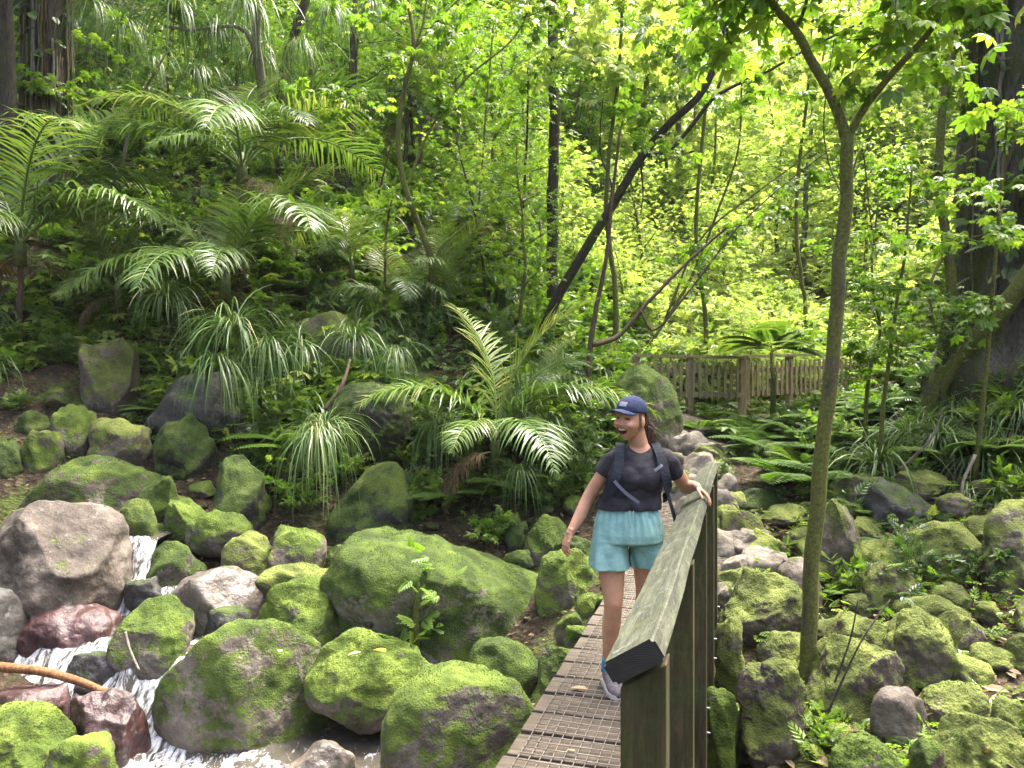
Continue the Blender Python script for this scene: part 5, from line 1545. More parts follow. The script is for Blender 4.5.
# S-shaped slim tree left of centre
B2 = hit(432, 330); Y2 = B2[1]
hero('slim_tree', 'slim S shaped mossy tree with three upright branches in the middle of the slope', [
    ([(432, 340, Y2), (433, 290, Y2), (430, 255, Y2 - .1), (415, 215, Y2 - .2), (402, 175, Y2 - .3), (398, 135, Y2 - .4), (404, 90, Y2 - .5), (414, 48, Y2 - .6), (408, 0, Y2 - .6), (404, -40, Y2 - .6)], .062, .026),
    ([(414, 48, Y2 - .6), (424, 20, Y2 - .6), (428, -20, Y2 - .6)], .024, .012),
    ([(416, 46, Y2 - .6), (436, 22, Y2 - .5), (462, -4, Y2 - .5)], .022, .010),
    ([(432, 285, Y2), (440, 250, Y2 - .1), (468, 222, Y2 + .2)], .035, .016),
    ([(406, 190, Y2 - .25), (430, 130, Y2), (465, 80, Y2), (510, 42, Y2), (528, 10, Y2), (532, -20, Y2)], .022, .009),
    ([(412, 205, Y2 - .2), (395, 195, Y2), (388, 170, Y2)], .014, .006)],
    B2, B_mossy, [(410, -5, Y2 - .6, .7, 70, .16), (450, 20, Y2 - .5, .6, 60, .16), (520, 20, Y2, .6, 60, .16), (440, 110, Y2, .5, 45, .15), (370, 100, Y2 - .2, .6, 50, .15)], seed=43)
# straight dark pole tree
B3 = hit(553, 318); Y3 = B3[1]
hero('straight_tree', 'straight dark trunk rising out of the top of the picture left of the leaning tree', [
    ([(553, 330, Y3), (553, 270, Y3), (552, 200, Y3), (554, 120, Y3), (553, 50, Y3), (555, -40, Y3)], .115, .095)], B3, B_dark,
    [(555, -50, Y3, 1.2, 90, .2), (540, 60, Y3 - .3, .8, 50, .18)], seed=44)
B4 = hit(575, 200); Y4 = max(B4[1], 15)
hero('dark_tree', 'dark slanting trunk crossing behind the straight dark trunk', [
    ([(520, 260, Y4), (545, 170, Y4), (560, 100, Y4), (580, 40, Y4), (600, -20, Y4)], .2, .14)], at(520, 260, Y4), B_dark, [(600, -40, Y4, 1.3, 90, .2)], seed=45)
# thin brown stem by the mossy leaning rock
B5 = hit(588, 395); Y5 = B5[1]
hero('thin_tree', 'thin brown stem with a frayed base beside the leaning mossy rock', [
    ([(588, 400, Y5), (590, 350, Y5), (596, 310, Y5), (606, 260, Y5), (612, 200, Y5), (620, 130, Y5)], .05, .02),
    ([(592, 345, Y5), (620, 335, Y5 + .3), (650, 300, Y5 + .4), (690, 260, Y5 + .6), (730, 225, Y5 + .8)], .045, .016),
    ([(640, 310, Y5 + .3), (655, 330, Y5 + .3), (690, 290, Y5 + .3), (740, 225, Y5 + .4), (790, 180, Y5 + .5), (830, 150, Y5 + .5)], .022, .008)],
    B5, B_brown, [(720, 230, Y5 + .8, .8, 60, .16), (620, 130, Y5, .6, 45, .16), (800, 175, Y5 + .5, .6, 35, .15)], seed=46)
B6 = hit(716, 400); Y6 = B6[1]
hero('thin_tree', 'pair of thin bent stems behind the picket fence, arching right', [
    ([(650, 345, Y6), (690, 280, Y6), (718, 210, Y6), (738, 150, Y6), (742, 80, Y6), (746, 0, Y6)], .035, .012),
    ([(665, 320, Y6), (700, 240, Y6), (760, 190, Y6), (800, 160, Y6), (850, 110, Y6)], .03, .01)],
    at(650, 350, Y6), B_mossy, [(745, 60, Y6, .9, 60, .17), (810, 150, Y6, .8, 60, .17)], G_far, seed=47)
# right: leaning mossy tree and upright stem in front of the big trunk
B7 = hit(930, 425); Y7 = B7[1]
hero('leaning_tree', 'mossy tree on the right bank leaning right out of the picture, with an upright stem', [
    ([(925, 440, Y7), (934, 400, Y7), (952, 365, Y7 - .1), (980, 335, Y7 - .3), (1010, 298, Y7 - .5), (1060, 225, Y7 - .8)], .135, .10),
    ([(938, 395, Y7), (944, 340, Y7), (952, 290, Y7), (946, 240, Y7), (938, 180, Y7), (942, 110, Y7), (955, 30, Y7), (962, -30, Y7)], .075, .035),
    ([(946, 250, Y7), (930, 290, Y7 - .2), (938, 345, Y7 - .2)], .022, .012)],
    B7, B_mossy, [(950, 90, Y7, .5, 50, .14), (935, 180, Y7, .4, 35, .13), (975, 20, Y7, .6, 60, .15), (1010, 190, Y7 - .4, .4, 30, .13), (955, 300, Y7, .35, 22, .12)], seed=48)


# the giant trunk on the right, ridged and hung with roots and creepers
def giant(name, label, base, r0, r1, H, mat, seed, nv=26, ivy=160, lean=(0, 0)):
    r = np.random.default_rng(seed); o = empty(name, base); tag(o, label, 'tree')
    n, m = 72, 60; a = np.arange(n) * 2 * PI / n; V = []
    for k in range(m):
        t = k / (m - 1); z = -1.0 + t * (H + 1.0)
        rad = r0 + (r1 - r0) * t + .5 * r0 * math.exp(-max(z, 0) / .5)
        p = np.stack([np.cos(a) * 2.5, np.sin(a) * 2.5, np.full(n, z * .25)], -1)
        q = rad * (1 + .10 * fbm(p, 1.2, 3, seed) + .09 * (1 - 2 * np.abs(noise3(p, 3.6, seed + 1))) + .04 * noise3(p, 9, seed + 2))
        V.append(np.stack([q * np.cos(a) + lean[0] * z, q * np.sin(a) + lean[1] * z, np.full(n, z)], -1))
    V = np.concatenate(V); i = np.arange(m - 1)[:, None] * n; j = np.arange(n)[None]
    F = np.stack([i + j, i + (j + 1) % n, i + n + (j + 1) % n, i + n + j], -1).reshape(-1, 4)
    link('trunk', mesh_np('trunk', V, [F], mat, True), o)
    for k in range(nv):
        aa = r.uniform(PI * .95, PI * 2.05); zt = r.uniform(.4 * H, H); zb = r.uniform(-.2, .35 * H)
        zz = np.linspace(zt, zb, 14); rr_ = (r0 + (r1 - r0) * (zz + 1) / (H + 1)) * 1.06 + .5 * r0 * np.exp(-np.maximum(zz, 0) / .5) + .03
        aw = aa + np.cumsum(r.normal(0, .035, 14))
        P = np.stack([rr_ * np.cos(aw) + lean[0] * zz, rr_ * np.sin(aw) + lean[1] * zz, zz], -1)
        V, F = tube(spline(P, 28), r.uniform(.008, .028), 5)
        link('creeper', mesh_np('creeper', V, F, [B_brown, B_pale, B_mossy][k % 3], True), o)
    if ivy:
        aa = r.uniform(PI * .9, PI * 2.1, ivy); zz = r.uniform(0, H, ivy) ; rr_ = (r0 + (r1 - r0) * (zz + 1) / (H + 1)) * 1.12
        pos = np.stack([rr_ * np.cos(aa) + lean[0] * zz, rr_ * np.sin(aa) + lean[1] * zz, zz], -1)
        dirs = np.stack([np.cos(aa), np.sin(aa), -.6 + r.normal(0, .3, ivy)], -1) + r.normal(0, .5, (ivy, 3))
        V, F, rn = leaves_mesh('l', SPRAY7, pos, dirs, .26 * r.uniform(.5, 1.2, ivy), G_dark, r)
        link('climbing_leaves', mesh_np('climbing_leaves', V, F, G_dark, False, rnd=rn), o)
    return o


giant('giant_tree', 'giant ridged trunk hung with roots and creepers at the right edge', (6.85, 10.0, gz(6.85, 10.0) - .2), .90, .80, 7.0, B_grey, 51, 46, 420)
lb = at(48, 150, 14.5)
giant('giant_tree', 'big dark trunk wrapped in dead fronds at the top left', (lb[0], 14.5, gz(lb[0], 14.5) - .3), .42, .36, 6.0, B_dark, 52, 26, 160)
# more slim stems over the slope
for k, (lab, pts, r0, r1, mat, spr) in enumerate([
    ('pale thin sapling bending right at the upper left edge', [(0, 185), (18, 150), (28, 110), (36, 50), (30, -10)], .035, .02, B_pale, [(30, 100, .6, 40), (10, 130, .6, 40), (60, 90, .5, 30)]),
    ('forked pale twiggy sapling left of the upper palm', [(78, 245), (100, 205), (122, 165), (130, 120), (148, 85), (165, 55)], .035, .014, B_pale, [(150, 70, .5, 30)]),
    ('dark curved trunk at the top between the hanging grass and the slim tree', [(282, 190), (282, 130), (284, 70), (296, 30), (312, -20)], .10, .085, B_dark, [(300, 20, .7, 50)]),
    ('dark thin trunk at the top left of the S shaped tree', [(350, 190), (350, 130), (352, 60), (356, -20)], .07, .06, B_dark, [(352, 40, .8, 60)]),
    ('thin bare dark stem leaning under the S shaped tree', [(368, 225), (382, 180), (392, 140)], .03, .012, B_dark, []),
    ('slim straight sapling left of the S shaped tree', [(384, 330), (385, 280), (386, 235), (392, 200)], .03, .014, B_brown, [(392, 205, .4, 25)]),
    ('thin upright sapling in front of the straight dark trunk', [(584, 240), (590, 170), (594, 90), (597, 0)], .028, .014, B_mossy, [(596, 40, .7, 50), (590, 130, .5, 40)]),
    ('thin stem between the S shaped tree and the straight dark trunk', [(470, 300), (472, 240), (480, 190), (486, 110), (494, 20)], .03, .015, B_mossy, [(490, 60, .8, 60), (476, 170, .5, 35)]),
]):
    b = hit(*pts[0]); Y = b[1]
    hero('sapling', lab, [([(p[0], p[1] + (10 if i == 0 else 0), Y - .05 * i) for i, p in enumerate(pts)], r0, r1)], b, mat, [(s[0], s[1], Y - .2, s[2], s[3], .15) for s in spr], cat='tree', seed=60 + k)

for k, (px, Y, ln, spr) in enumerate([(610, 13.0, 'slim high tree whose bright crown fills the top left of the leaning tree', [(600, -20, .9, 90), (640, 20, .8, 80), (570, 30, .8, 70), (620, 70, .7, 50)]), (700, 15.5, 'slim high tree with a lime crown behind the leaning tree top', [(690, -10, 1.1, 100), (740, 20, 1.0, 90), (660, 30, .9, 70), (770, 50, .9, 70)]), (800, 16.5, 'slim high tree with a lime crown behind the forked tree', [(800, 0, 1.2, 110), (850, 30, 1.1, 90), (900, 10, 1.1, 90), (780, 70, .9, 60), (860, 90, .9, 60)])]):
    g = gz((px - 512) / F_PX * Y, Y); py = 384 - (g - CAM[2]) / Y * F_PX
    hero('high_tree', ln, [([(px, py + 8, Y), (px + 6, py - 90, Y), (px - 4, py - 190, Y), (px + 10, 60, Y), (px + 14, -20, Y)], .055, .02)], np.array([(px - 512) / F_PX * Y, Y, g]), B_mossy, [(q[0], q[1], Y - .3, q[2], q[3], .20) for q in spr], G_far, seed=90 + k)

# leafy screen in front of the giant trunk
for k, (lab, pts, spr) in enumerate([
    ('bright leaved sapling between the forked tree and the giant trunk', [(880, 470), (884, 400), (893, 330), (905, 250), (912, 170)], [(880, 330, .35, 45), (905, 240, .4, 50), (860, 290, .35, 40), (915, 170, .4, 40)]),
    ('slender leafy sapling close in front of the giant trunk', [(975, 470), (985, 380), (992, 300), (1000, 200), (1008, 110)], [(985, 300, .35, 30), (1000, 205, .4, 45), (1012, 110, .4, 45), (960, 240, .35, 35)]),
    ('thin sapling with hanging leaves left of the giant trunk', [(865, 440), (868, 380), (880, 330), (872, 280), (878, 200)], [(862, 370, .35, 40), (845, 345, .3, 30), (880, 300, .35, 35)])]):
    b = hit(*pts[0]); Y = b[1] - .3
    hero('sapling', lab, [([(p[0], p[1] + (12 if i == 0 else 0), Y - .08 * i) for i, p in enumerate(pts)], .028, .010)], b, B_mossy, [(s[0], s[1], Y - .3, s[2], s[3], .12) for s in spr], seed=80 + k)

# ------------------------------------------------------------------ palms
def gpos(px, py, dY=0):
    h = hit(px, py); h = h + np.array([0, dY, 0]); h[0] = (px - 512) / F_PX * h[1]; h[2] = gz(h[0], h[1]); return h


q = gpos(495, 492); palm(q, 1.12, 'feathery young palm with arching fronds in the middle, above the little bright sapling', 11, .5, seed=3, azs=[.45, 2.95, -2.7, -.5, .05, -1.2, 2.45, 3.55, -1.9, 1.0, -.2], pick=[0, 0, 1, 5, 3, 2, 3, 1, 2, 0, 1])
q = gpos(225, 345); palm(q, 1.5, 'palm with drooping silvery fronds above the strap leaved clumps on the left', 11, .85, seed=4, azs=[2.6, 3.3, -2.4, -1.3, -.6, .25, 1.2, 2.0, -2.9, -1.8, .7], pick=[0, 1, 2, 2, 5, 3, 3, 0, 1, 4, 1])
q = gpos(242, 285); palm(q, 1.6, 'upper left palm with a thin brown trunk and pale hanging fronds', 11, 1.75, seed=5, tr=.06, azs=[2.9, -2.6, -1.4, -1.9, -.4, .3, 1.3, 2.1, 3.6, -.9, .8], pick=[1, 2, 2, 4, 1, 0, 3, 0, 1, 5, 1])
q = gpos(20, 330); palm(q, 1.6, 'palm at the left edge spreading long fronds above the bare soil', 11, 1.1, seed=6, azs=[.1, -.35, -.8, -1.4, .6, 1.2, 2.4, 3.3, -2.2, .3, -1.8], pick=[1, 2, 1, 2, 0, 3, 0, 1, 2, 5, 4])
q = gpos(118, 330); palm(q, .9, 'small palm between the left edge palm and the drooping silvery one', 9, .5, seed=7)
q = gpos(395, 330, .3); palm(q, .8, 'small palm on the slope to the left of the feathery young palm', 9, .3, seed=8)
q = gpos(448, 345, .3); palm(q, .85, 'palm just behind the feathery young palm at the foot of the S shaped tree', 9, .35, seed=9)
q = gpos(480, 250); palm(q, .9, 'palm in shade below the straight dark trunk', 9, .6, seed=10)
q = gpos(352, 300); palm(q, .8, 'palm on the slope behind the bright moss covered hump', 9, .5, seed=12)
q = gpos(545, 400); palm(q, .62, 'little palm right of the feathery young one', 8, .1, seed=13)
q = gpos(420, 190); palm(q, 1.0, 'palm high on the slope behind the S shaped tree', 9, 1.6, seed=16)

# ------------------------------------------------------------------ strap leaved clumps
def strap(pos, s, label, k=0, rz=0, group=None, name='strap_plant', cat='plant'):
    o = link(name, STRAP[k], loc=pos, rot=(0, 0, rz), scale=s)
    return tag(o, label, cat, group)


p = at(316, 432, 8.95); strap(p, 1.0, 'big clump of long drooping strap leaves hanging over the shaded boulder', 3, .4)
strap(p + np.array([.08, .1, .03]), .85, 'upper tuft of stiffer blades growing out of the big drooping clump', 1, 1.4)
for i, (px, py, Y, s, k, l) in enumerate([
    (232, 332, 9.9, 1.0, 0, 'tall green strap leaved clump above the dark rounded boulder'), (215, 362, 9.6, .9, 3, 'strap leaves hanging down over the broad dark ledge'),
    (268, 345, 9.9, .9, 3, 'drooping strap leaves right of the tall green clump'), (300, 350, 10.2, .85, 1, 'strap leaved clump under the bright moss hump'),
    (352, 342, 10.6, .8, 0, 'strap leaved clump above the dome shaped dark boulder'), (395, 352, 10.6, .8, 3, 'strap leaves between the dome shaped boulder and the young palm'),
    (440, 425, 9.6, .8, 3, 'strap leaves hanging left of the feathery palm base'), (520, 470, 9.2, .7, 3, 'pale drooping blades below the feathery palm'), (548, 430, 9.6, .7, 0, 'strap leaves right of the feathery palm below the leaning tree'),
    (165, 300, 10.6, .8, 0, 'strap leaved clump left of the tall green one near the palm foot')]):
    strap(at(px, py, Y), s, l, k, i * 1.3)
# perched clumps hanging in the trees at the upper left
for i, (px, py, Y, s) in enumerate([(175, 15, 13.2, 1.25), (120, 25, 13.5, 1.1), (245, 5, 13, 1.25), (215, 35, 13.8, 1.1), (330, 12, 13.5, 1.0), (150, 60, 14.2, 1.0), (255, 60, 14.5, 1.0), (90, 5, 14, 1.0), (300, 45, 14.2, .9), (195, 75, 14.8, .9), (370, 5, 14, .8)]):
    strap(at(px, py, Y), s, 'tuft of long grassy blades hanging from the trees at the upper left', 3 if i % 3 else 0, i * 1.1, 'hanging grassy tufts in the upper left trees', 'hanging_tuft')
# limbs that carry the perched clumps
hero('perch_tree', 'pale trunk with a thin twisted limb among the hanging grassy tufts', [
    ([(258, 150, 14.0), (262, 90, 13.8), (256, 40, 13.4), (262, -30, 13.2)], .09, .07),
    ([(258, 60, 13.5), (240, 28, 13.2), (190, 30, 13.3), (165, 26, 13.3)], .04, .022), ([(190, 30, 13.3), (150, 10, 13.6), (120, 20, 13.6)], .02, .012)], np.array([*at(258, 150, 14.0)[:2], gz(*at(258, 150, 14.0)[:2])]), B_pale, [], seed=77)
for i, (px, py, s, k, l) in enumerate([(985, 432, .75, 2, 'grassy clump on the right bank below the leaning mossy tree'), (1012, 455, .8, 1, 'grassy clump at the right edge of the bank'), (952, 448, .6, 2, 'grassy clump left of the one below the leaning tree'),
                                       (1000, 500, .6, 3, 'pale dry blades hanging over the bank at the right edge'), (968, 490, .55, 3, 'dry blades hanging over the dark overhang on the right')]):
    strap(hit(px, py), s, l, k, i)
strap(at(968, 742, 4.55), .26, 'small tuft of dark blades on the pale mossy boulder at the bottom right', 2, 0)

# ------------------------------------------------------------------ ferns, shrubs and seedlings that can be told apart
def fern(px, py, s, label, dark=False, lift=0, group=None):
    h = hit(px, py); o = link('fern', (FERN_D if dark else FERN)[int(px) % (2 if dark else 3)], loc=h + np.array([0, 0, lift]), rot=(0, 0, px), scale=s)
    return tag(o, label, 'fern', group)


for px, py, s, d, l in [(700, 432, .75, 0, 'bright fern at the foot of the picket fence'), (726, 440, .7, 0, 'bright fern at the right edge of the stone steps'), (742, 424, .8, 0, 'fern right of the steps below the picket fence'), (712, 420, .6, 0, 'small fern under the picket rails'),
                        (885, 548, .6, 1, 'fern spreading flat under the dark overhang on the right'), (860, 520, .55, 0, 'fern just right of the slim forked tree'), (930, 560, .5, 1, 'dark fern in front of the long mossy boulder'),
                        (445, 500, .8, 1, 'dark fern below the feathery palm on the left'), (405, 510, .7, 1, 'dark fern right of the big drooping clump'), (470, 470, .7, 1, 'dark fern under the feathery palm'), (560, 470, .7, 0, 'fern behind the woman on the bank'), (530, 505, .6, 1, 'fern above the bright yellow green boulder'),
                        (845, 600, .4, 0, 'little fern by the moss topped boulder near the tree'), (755, 730, .35, 0, 'little fern at the foot of the forked tree')]:
    fern(px, py, s, l, bool(d))
for px, py, s, m, l in [(490, 545, .75, SHRUB_F[1], 'bright leafy sapling standing by the huge flat boulder'), (880, 600, .8, SHRUB_D[0], 'dark glossy seedling cluster right of the slim tree'), (850, 590, .7, SHRUB_F[0], 'bright narrow leaved seedling by the slim tree'),
                        (915, 585, .8, SHRUB_D[1], 'dark leafy plant under the long mossy boulder'), (985, 585, .9, SHRUB_D[2], 'leafy plant on the bank at the right edge'), (870, 650, .5, SHRUB_F[2], 'bright seedling on the sloping slab'), (745, 610, .5, SHRUB_D[0], 'dark leaved seedling hanging beside the moss topped boulder'),
                        (820, 745, .5, SHRUB_F[0], 'narrow leaved seedling at the base of the slim tree'), (720, 480, .5, SHRUB_D[0], 'dark seedling below the stone steps'), (585, 490, 1.0, SHRUB_D[1], 'leafy bush right behind the woman\'s arm'), (560, 505, .9, SHRUB_D[0], 'leafy bush between the palm and the woman'),
                        (585, 440, 1.0, SHRUB_D[2], 'leafy bush left of the woman\'s cap'), (570, 415, 1.1, SHRUB_D[1], 'bush at the foot of the thin brown stem'), (20, 410, .6, SHRUB_D[0], 'seedling in the bare soil at the left edge'), (70, 300, .9, SHRUB_D[2], 'leafy plant above the bare soil on the left'),
                        (150, 360, .6, SHRUB_F[0], 'broad leaved seedling right of the tall squared mossy block'), (190, 330, .8, SHRUB_D[0], 'pale glossy plant below the silvery palm')]:
    put_shrub(m, hit(px, py), s, l)

# woody stump with sprouts in front of the huge boulder
sb = at(415, 640, 7.0)
so_ = empty('stump_sprout', sb); tag(so_, 'broken woody stump with fresh sprouts in front of the huge flat boulder', 'stump')
MB().tube(spline([(0, 0, -.25), (.0, 0, .0), (.01, 0, .25), (.02, .0, .52)], 14), np.linspace(.05, .022, 14), 9, rough=.2, seed=3).build('trunk', B_mossy, so_)
for k, e in enumerate([(.32, .05, .55), (.22, -.1, .35), (-.12, .05, .5), (.15, .1, .7)]):
    e = np.array(e); MB().tube(spline([(0, 0, .05 + .1 * k), e * .5 + np.array([0, 0, .06]), e], 8), np.linspace(.010, .004, 8), 5).build('stem', B_stem, so_)
r = np.random.default_rng(8); pos = np.concatenate([r.normal(0, .10, (26, 3)) + np.array([.02, -.05, .06]), r.normal(0, .14, (30, 3)) + np.array([.1, 0, .55])])
V, F, rn = leaves_mesh('l', SPRAY7, pos, r.normal(0, 1, (56, 3)) * np.array([1, 1, .5]), .17 * r.uniform(.6, 1.2, 56), G_fresh, r)
link('leaves', mesh_np('leaves', V, F, G_fresh, False, rnd=rn), so_)

# fallen branches
def stick(label, pts, r0, r1, mat, seed=1, name='fallen_branch'):
    P = np.array([at(*p) for p in pts]); b = P[len(P) // 2]
    V, F = tube(spline(P - b, 24), np.linspace(r0, r1, 24), 10, True, .12, seed)
    o = link(name, mesh_np(name, V, F, mat, True), loc=b); return tag(o, label, 'branch')


B_orange = bark_mat('wet_orange_wood', (0.10, 0.042, 0.018), (0.30, 0.155, 0.07), 0.0)
stick('orange brown fallen branch lying across the stream at the left edge', [(-40, 660, 6.4), (0, 667, 6.38), (40, 671, 6.36), (75, 680, 6.34), (106, 692, 6.3)], .045, .03, B_orange)
stick('short pale stick standing in the stream by the round boulder', [(125, 632, 6.75), (130, 650, 6.7), (139, 670, 6.6)], .014, .010, B_pale, 2)
stick('grey dead branch wedged under the saddle shaped boulder', [(352, 632, 7.0), (380, 620, 7.05), (402, 607, 7.1)], .045, .03, B_dark, 3)
stick('curved bare root on the gravel of the right bank', [(905, 625, 6.5), (940, 618, 6.6), (975, 640, 6.6), (985, 670, 6.4)], .014, .008, B_pale, 4)
stick('bent pale dead branch hanging at the grassy bank on the right', [(975, 455, 7.6), (962, 490, 7.5), (975, 520, 7.4), (978, 560, 7.3)], .016, .008, B_pale, 5)
stick('pale dead branch below the leaning mossy tree', [(900, 470, 8.1), (930, 440, 7.9), (942, 415, 7.9)], .016, .008, B_pale, 6)
stick('brown dead branch above the big drooping clump', [(325, 410, 9.0), (342, 385, 9.1), (350, 360, 9.3)], .028, .016, B_brown, 7)
stick('thin bare twig leaning across the forked tree foot', [(818, 735, 5.0), (838, 690, 5.0), (862, 640, 5.0), (890, 600, 5.1)], .010, .004, B_dark, 8)
stick('second thin bare twig crossing behind the leaning one', [(832, 690, 5.2), (850, 640, 5.2), (858, 600, 5.2)], .008, .004, B_dark, 9)
# hanging roots on the bank of the right
for k in range(44):
    r = np.random.default_rng(400 + k); px = r.uniform(850, 1024); py = r.uniform(400, 545); h = hit(px, py) - np.array([0, .12, 0])
    e = h + np.array([r.normal(0, .25), -.25 - .3 * r.random(), -.35 - .3 * r.random()])
    V, F = tube(spline([h, (h + e) / 2 + np.array([r.normal(0, .1), -.1, .1]), e], 14) - h, np.linspace(.014, .004, 14), 5)
    tag(link('dead_root', mesh_np('dead_root', V, F, [B_pale, B_brown][k % 2], True), loc=h), 'dry dead root hanging down the right bank', 'root', 'dead roots on the right bank')

# fallen leaves that catch the eye
for lab, pos, s, m, rz in [('tan fallen leaf lying on the netting of the bridge deck', (at(588, 692, 4.35)[0], 4.35, .022), .11, G_tan, 1.2), ('yellow fallen leaf on top of the saddle shaped boulder', at(386, 652, 6.35), .16, G_yellow, .9), ('brown curled leaf beside the yellow one on the saddle shaped boulder', at(362, 652, 6.35), .12, G_tan, 2.0),
                           ('orange fallen leaf on the leafy right bank', hit(1012, 607) + np.array([0, 0, .10]), .11, G_yellow, .3), ('dead leaf on the large half mossy boulder', at(280, 652, 6.35), .08, G_tan, .3)]:
    V = LEAF7[0] * np.array([1.3, 1, 1]) * s
    tag(link('fallen_leaf', mesh_np('fallen_leaf', np.concatenate([V, V - np.array([0, 0, .002])]), [np.concatenate([LEAF7[1][0], LEAF7[1][0][:, ::-1] + 7])], m, False, rnd=np.full(14, .5)), loc=pos, rot=(.05, .1, rz)), lab, 'leaf')

rl = np.random.default_rng(66)
for k in range(16):
    a = rl.uniform(.6, 4.8); lx = rl.uniform(DX0 + .06, DX1 - .2)
    X = .30 + lx * math.cos(BAZ) + a * math.sin(BAZ); Yw = 2.0 - lx * math.sin(BAZ) + a * math.cos(BAZ)
    V = LEAF7[0] * np.array([1.3, 1, .6]) * rl.uniform(.025, .055)
    tag(link('fallen_leaf', mesh_np('fallen_leaf', np.concatenate([V, V - np.array([0, 0, .0015])]), [np.concatenate([LEAF7[1][0], LEAF7[1][0][:, ::-1] + 7])], G_dead, False, rnd=np.full(14, rl.random())), loc=(X, Yw, .021), rot=(rl.normal(0, .15), rl.normal(0, .15), rl.uniform(0, 6))), 'small brown dead leaf caught on the netting of the bridge deck', 'leaf', 'small dead leaves on the bridge deck')
# ------------------------------------------------------------------ the mass of vegetation
rv = np.random.default_rng(90)
UT = [grow(200 + i, H=rv.uniform(3.2, 5.2), r0=.045, nb=11, blen=1.3, per=46, lsize=.105, mat=G_fresh, bark=[B_mossy, B_dark, B_pale][i % 3]) for i in range(6)]
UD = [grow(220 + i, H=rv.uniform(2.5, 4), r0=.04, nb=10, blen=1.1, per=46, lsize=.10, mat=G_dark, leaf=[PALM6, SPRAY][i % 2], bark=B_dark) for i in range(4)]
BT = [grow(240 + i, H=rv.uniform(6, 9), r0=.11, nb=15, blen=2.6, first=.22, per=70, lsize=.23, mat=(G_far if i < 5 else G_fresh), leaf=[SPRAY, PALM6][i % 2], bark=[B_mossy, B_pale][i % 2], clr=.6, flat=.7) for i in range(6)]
BS = [grow(260 + i, H=rv.uniform(1.2, 2.2), r0=.03, nb=9, blen=1.1, first=.1, per=60, lsize=.18, mat=G_far, leaf=[SPRAY, PALM6][i % 2], bark=B_mossy, clr=.3, flat=.7) for i in range(4)]
CT = [grow(280 + i, H=11, r0=.2, nb=13, blen=4.2, first=.62, per=90, lsize=.42, mat=G_dark, leaf=PALM6, bark=B_dark, clr=.9, flat=.5, up=.15, lean=.05) for i in range(3)]


def blocked(x, y, m=.45):
    if y < 7.4 and -1.0 < x - .3 - (y - 2) * .296 < .4: return True
    if seg_dist(np.array([x]), np.array([y]), PATH)[0] < m + .1: return True
    return False


def soil(x, y): return (((x + 6.0) / 1.0) ** 2 + ((y - 10.5) / .6) ** 2) < 1


# young trees over the left slope
n = 0
while n < 46:
    x, y = rv.uniform(-10, 3.0), rv.uniform(12.5, 24)
    if blocked(x, y) or soil(x, y) or x > .9 + .04 * (15 - y): continue
    if x < -2.0 and y < 16: continue
    dark = rv.random() < (.6 if x < -3 else .12)
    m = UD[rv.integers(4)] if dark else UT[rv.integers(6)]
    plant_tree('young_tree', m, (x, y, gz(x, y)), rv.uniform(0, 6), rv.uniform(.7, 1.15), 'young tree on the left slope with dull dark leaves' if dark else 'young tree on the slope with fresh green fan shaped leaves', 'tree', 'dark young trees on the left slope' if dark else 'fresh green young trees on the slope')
    n += 1
# right side
for k, (x, y, s) in enumerate([(5.3, 9.6, .45), (6.5, 7.6, .6), (7.4, 9, .8), (7.6, 12.2, .6), (9.5, 14, .8), (9.5, 11, .9), (8.6, 8, .9)]):
    plant_tree('young_tree', UT[k % 6] if k % 3 else UD[k % 4], (x, y, gz(x, y)), k * 1.7, s, 'young tree with fresh green leaves on the right bank' if k % 3 else 'young tree with dull dark leaves on the right bank', 'tree', 'fresh green young trees on the right bank' if k % 3 else 'dark young trees on the right bank')
# far bright slope
n = 0
while n < 105:
    y = 25 + 40 * rv.random() ** 1.3; x = rv.uniform(-.25 * y - 2, .72 * y + 2)
    if x < 1.0 and y < 27: continue
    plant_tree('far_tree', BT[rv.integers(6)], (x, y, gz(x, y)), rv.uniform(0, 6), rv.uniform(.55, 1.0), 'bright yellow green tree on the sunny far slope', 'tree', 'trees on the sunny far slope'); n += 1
n = 0
while n < 170:
    y = 15.6 + 32 * rv.random() ** 1.4; x = rv.uniform(.02 * y + .5, .70 * y)
    if blocked(x, y, .9) or (x < 3.5 and y < 16.5): continue
    plant_tree('bright_bush', BS[rv.integers(4)], (x, y, gz(x, y)), rv.uniform(0, 6), rv.uniform(.45, .95) + .02 * (y - 15), 'bright bush behind the picket fence on the sunny slope', 'bush', 'bushes on the sunny slope'); n += 1
for k, (px, Y, s_) in enumerate([(645, 21, .7), (735, 20, .6), (865, 20, .7), (905, 23, .8)]):
    x = (px - 512) / F_PX * Y
    plant_tree('far_tree', BT[k % 6], (x, Y, gz(x, Y)), k * 1.9, s_ * .8, 'slender yellow green tree standing right behind the picket fences', 'tree', 'slender trees behind the fences')
# trees added to shade the left slope, crowns above the frame
for k, (x, y) in enumerate([(-9, 13.5), (-12, 18), (-7.5, 23)]):
    plant_tree('shade_tree', CT[k % 3], (x, y, gz(x, y) - .2), k * 2.1, rv.uniform(.85, 1.15), 'tall dark tree added to shade the left slope, its crown out of view', 'tree', 'added shade trees')
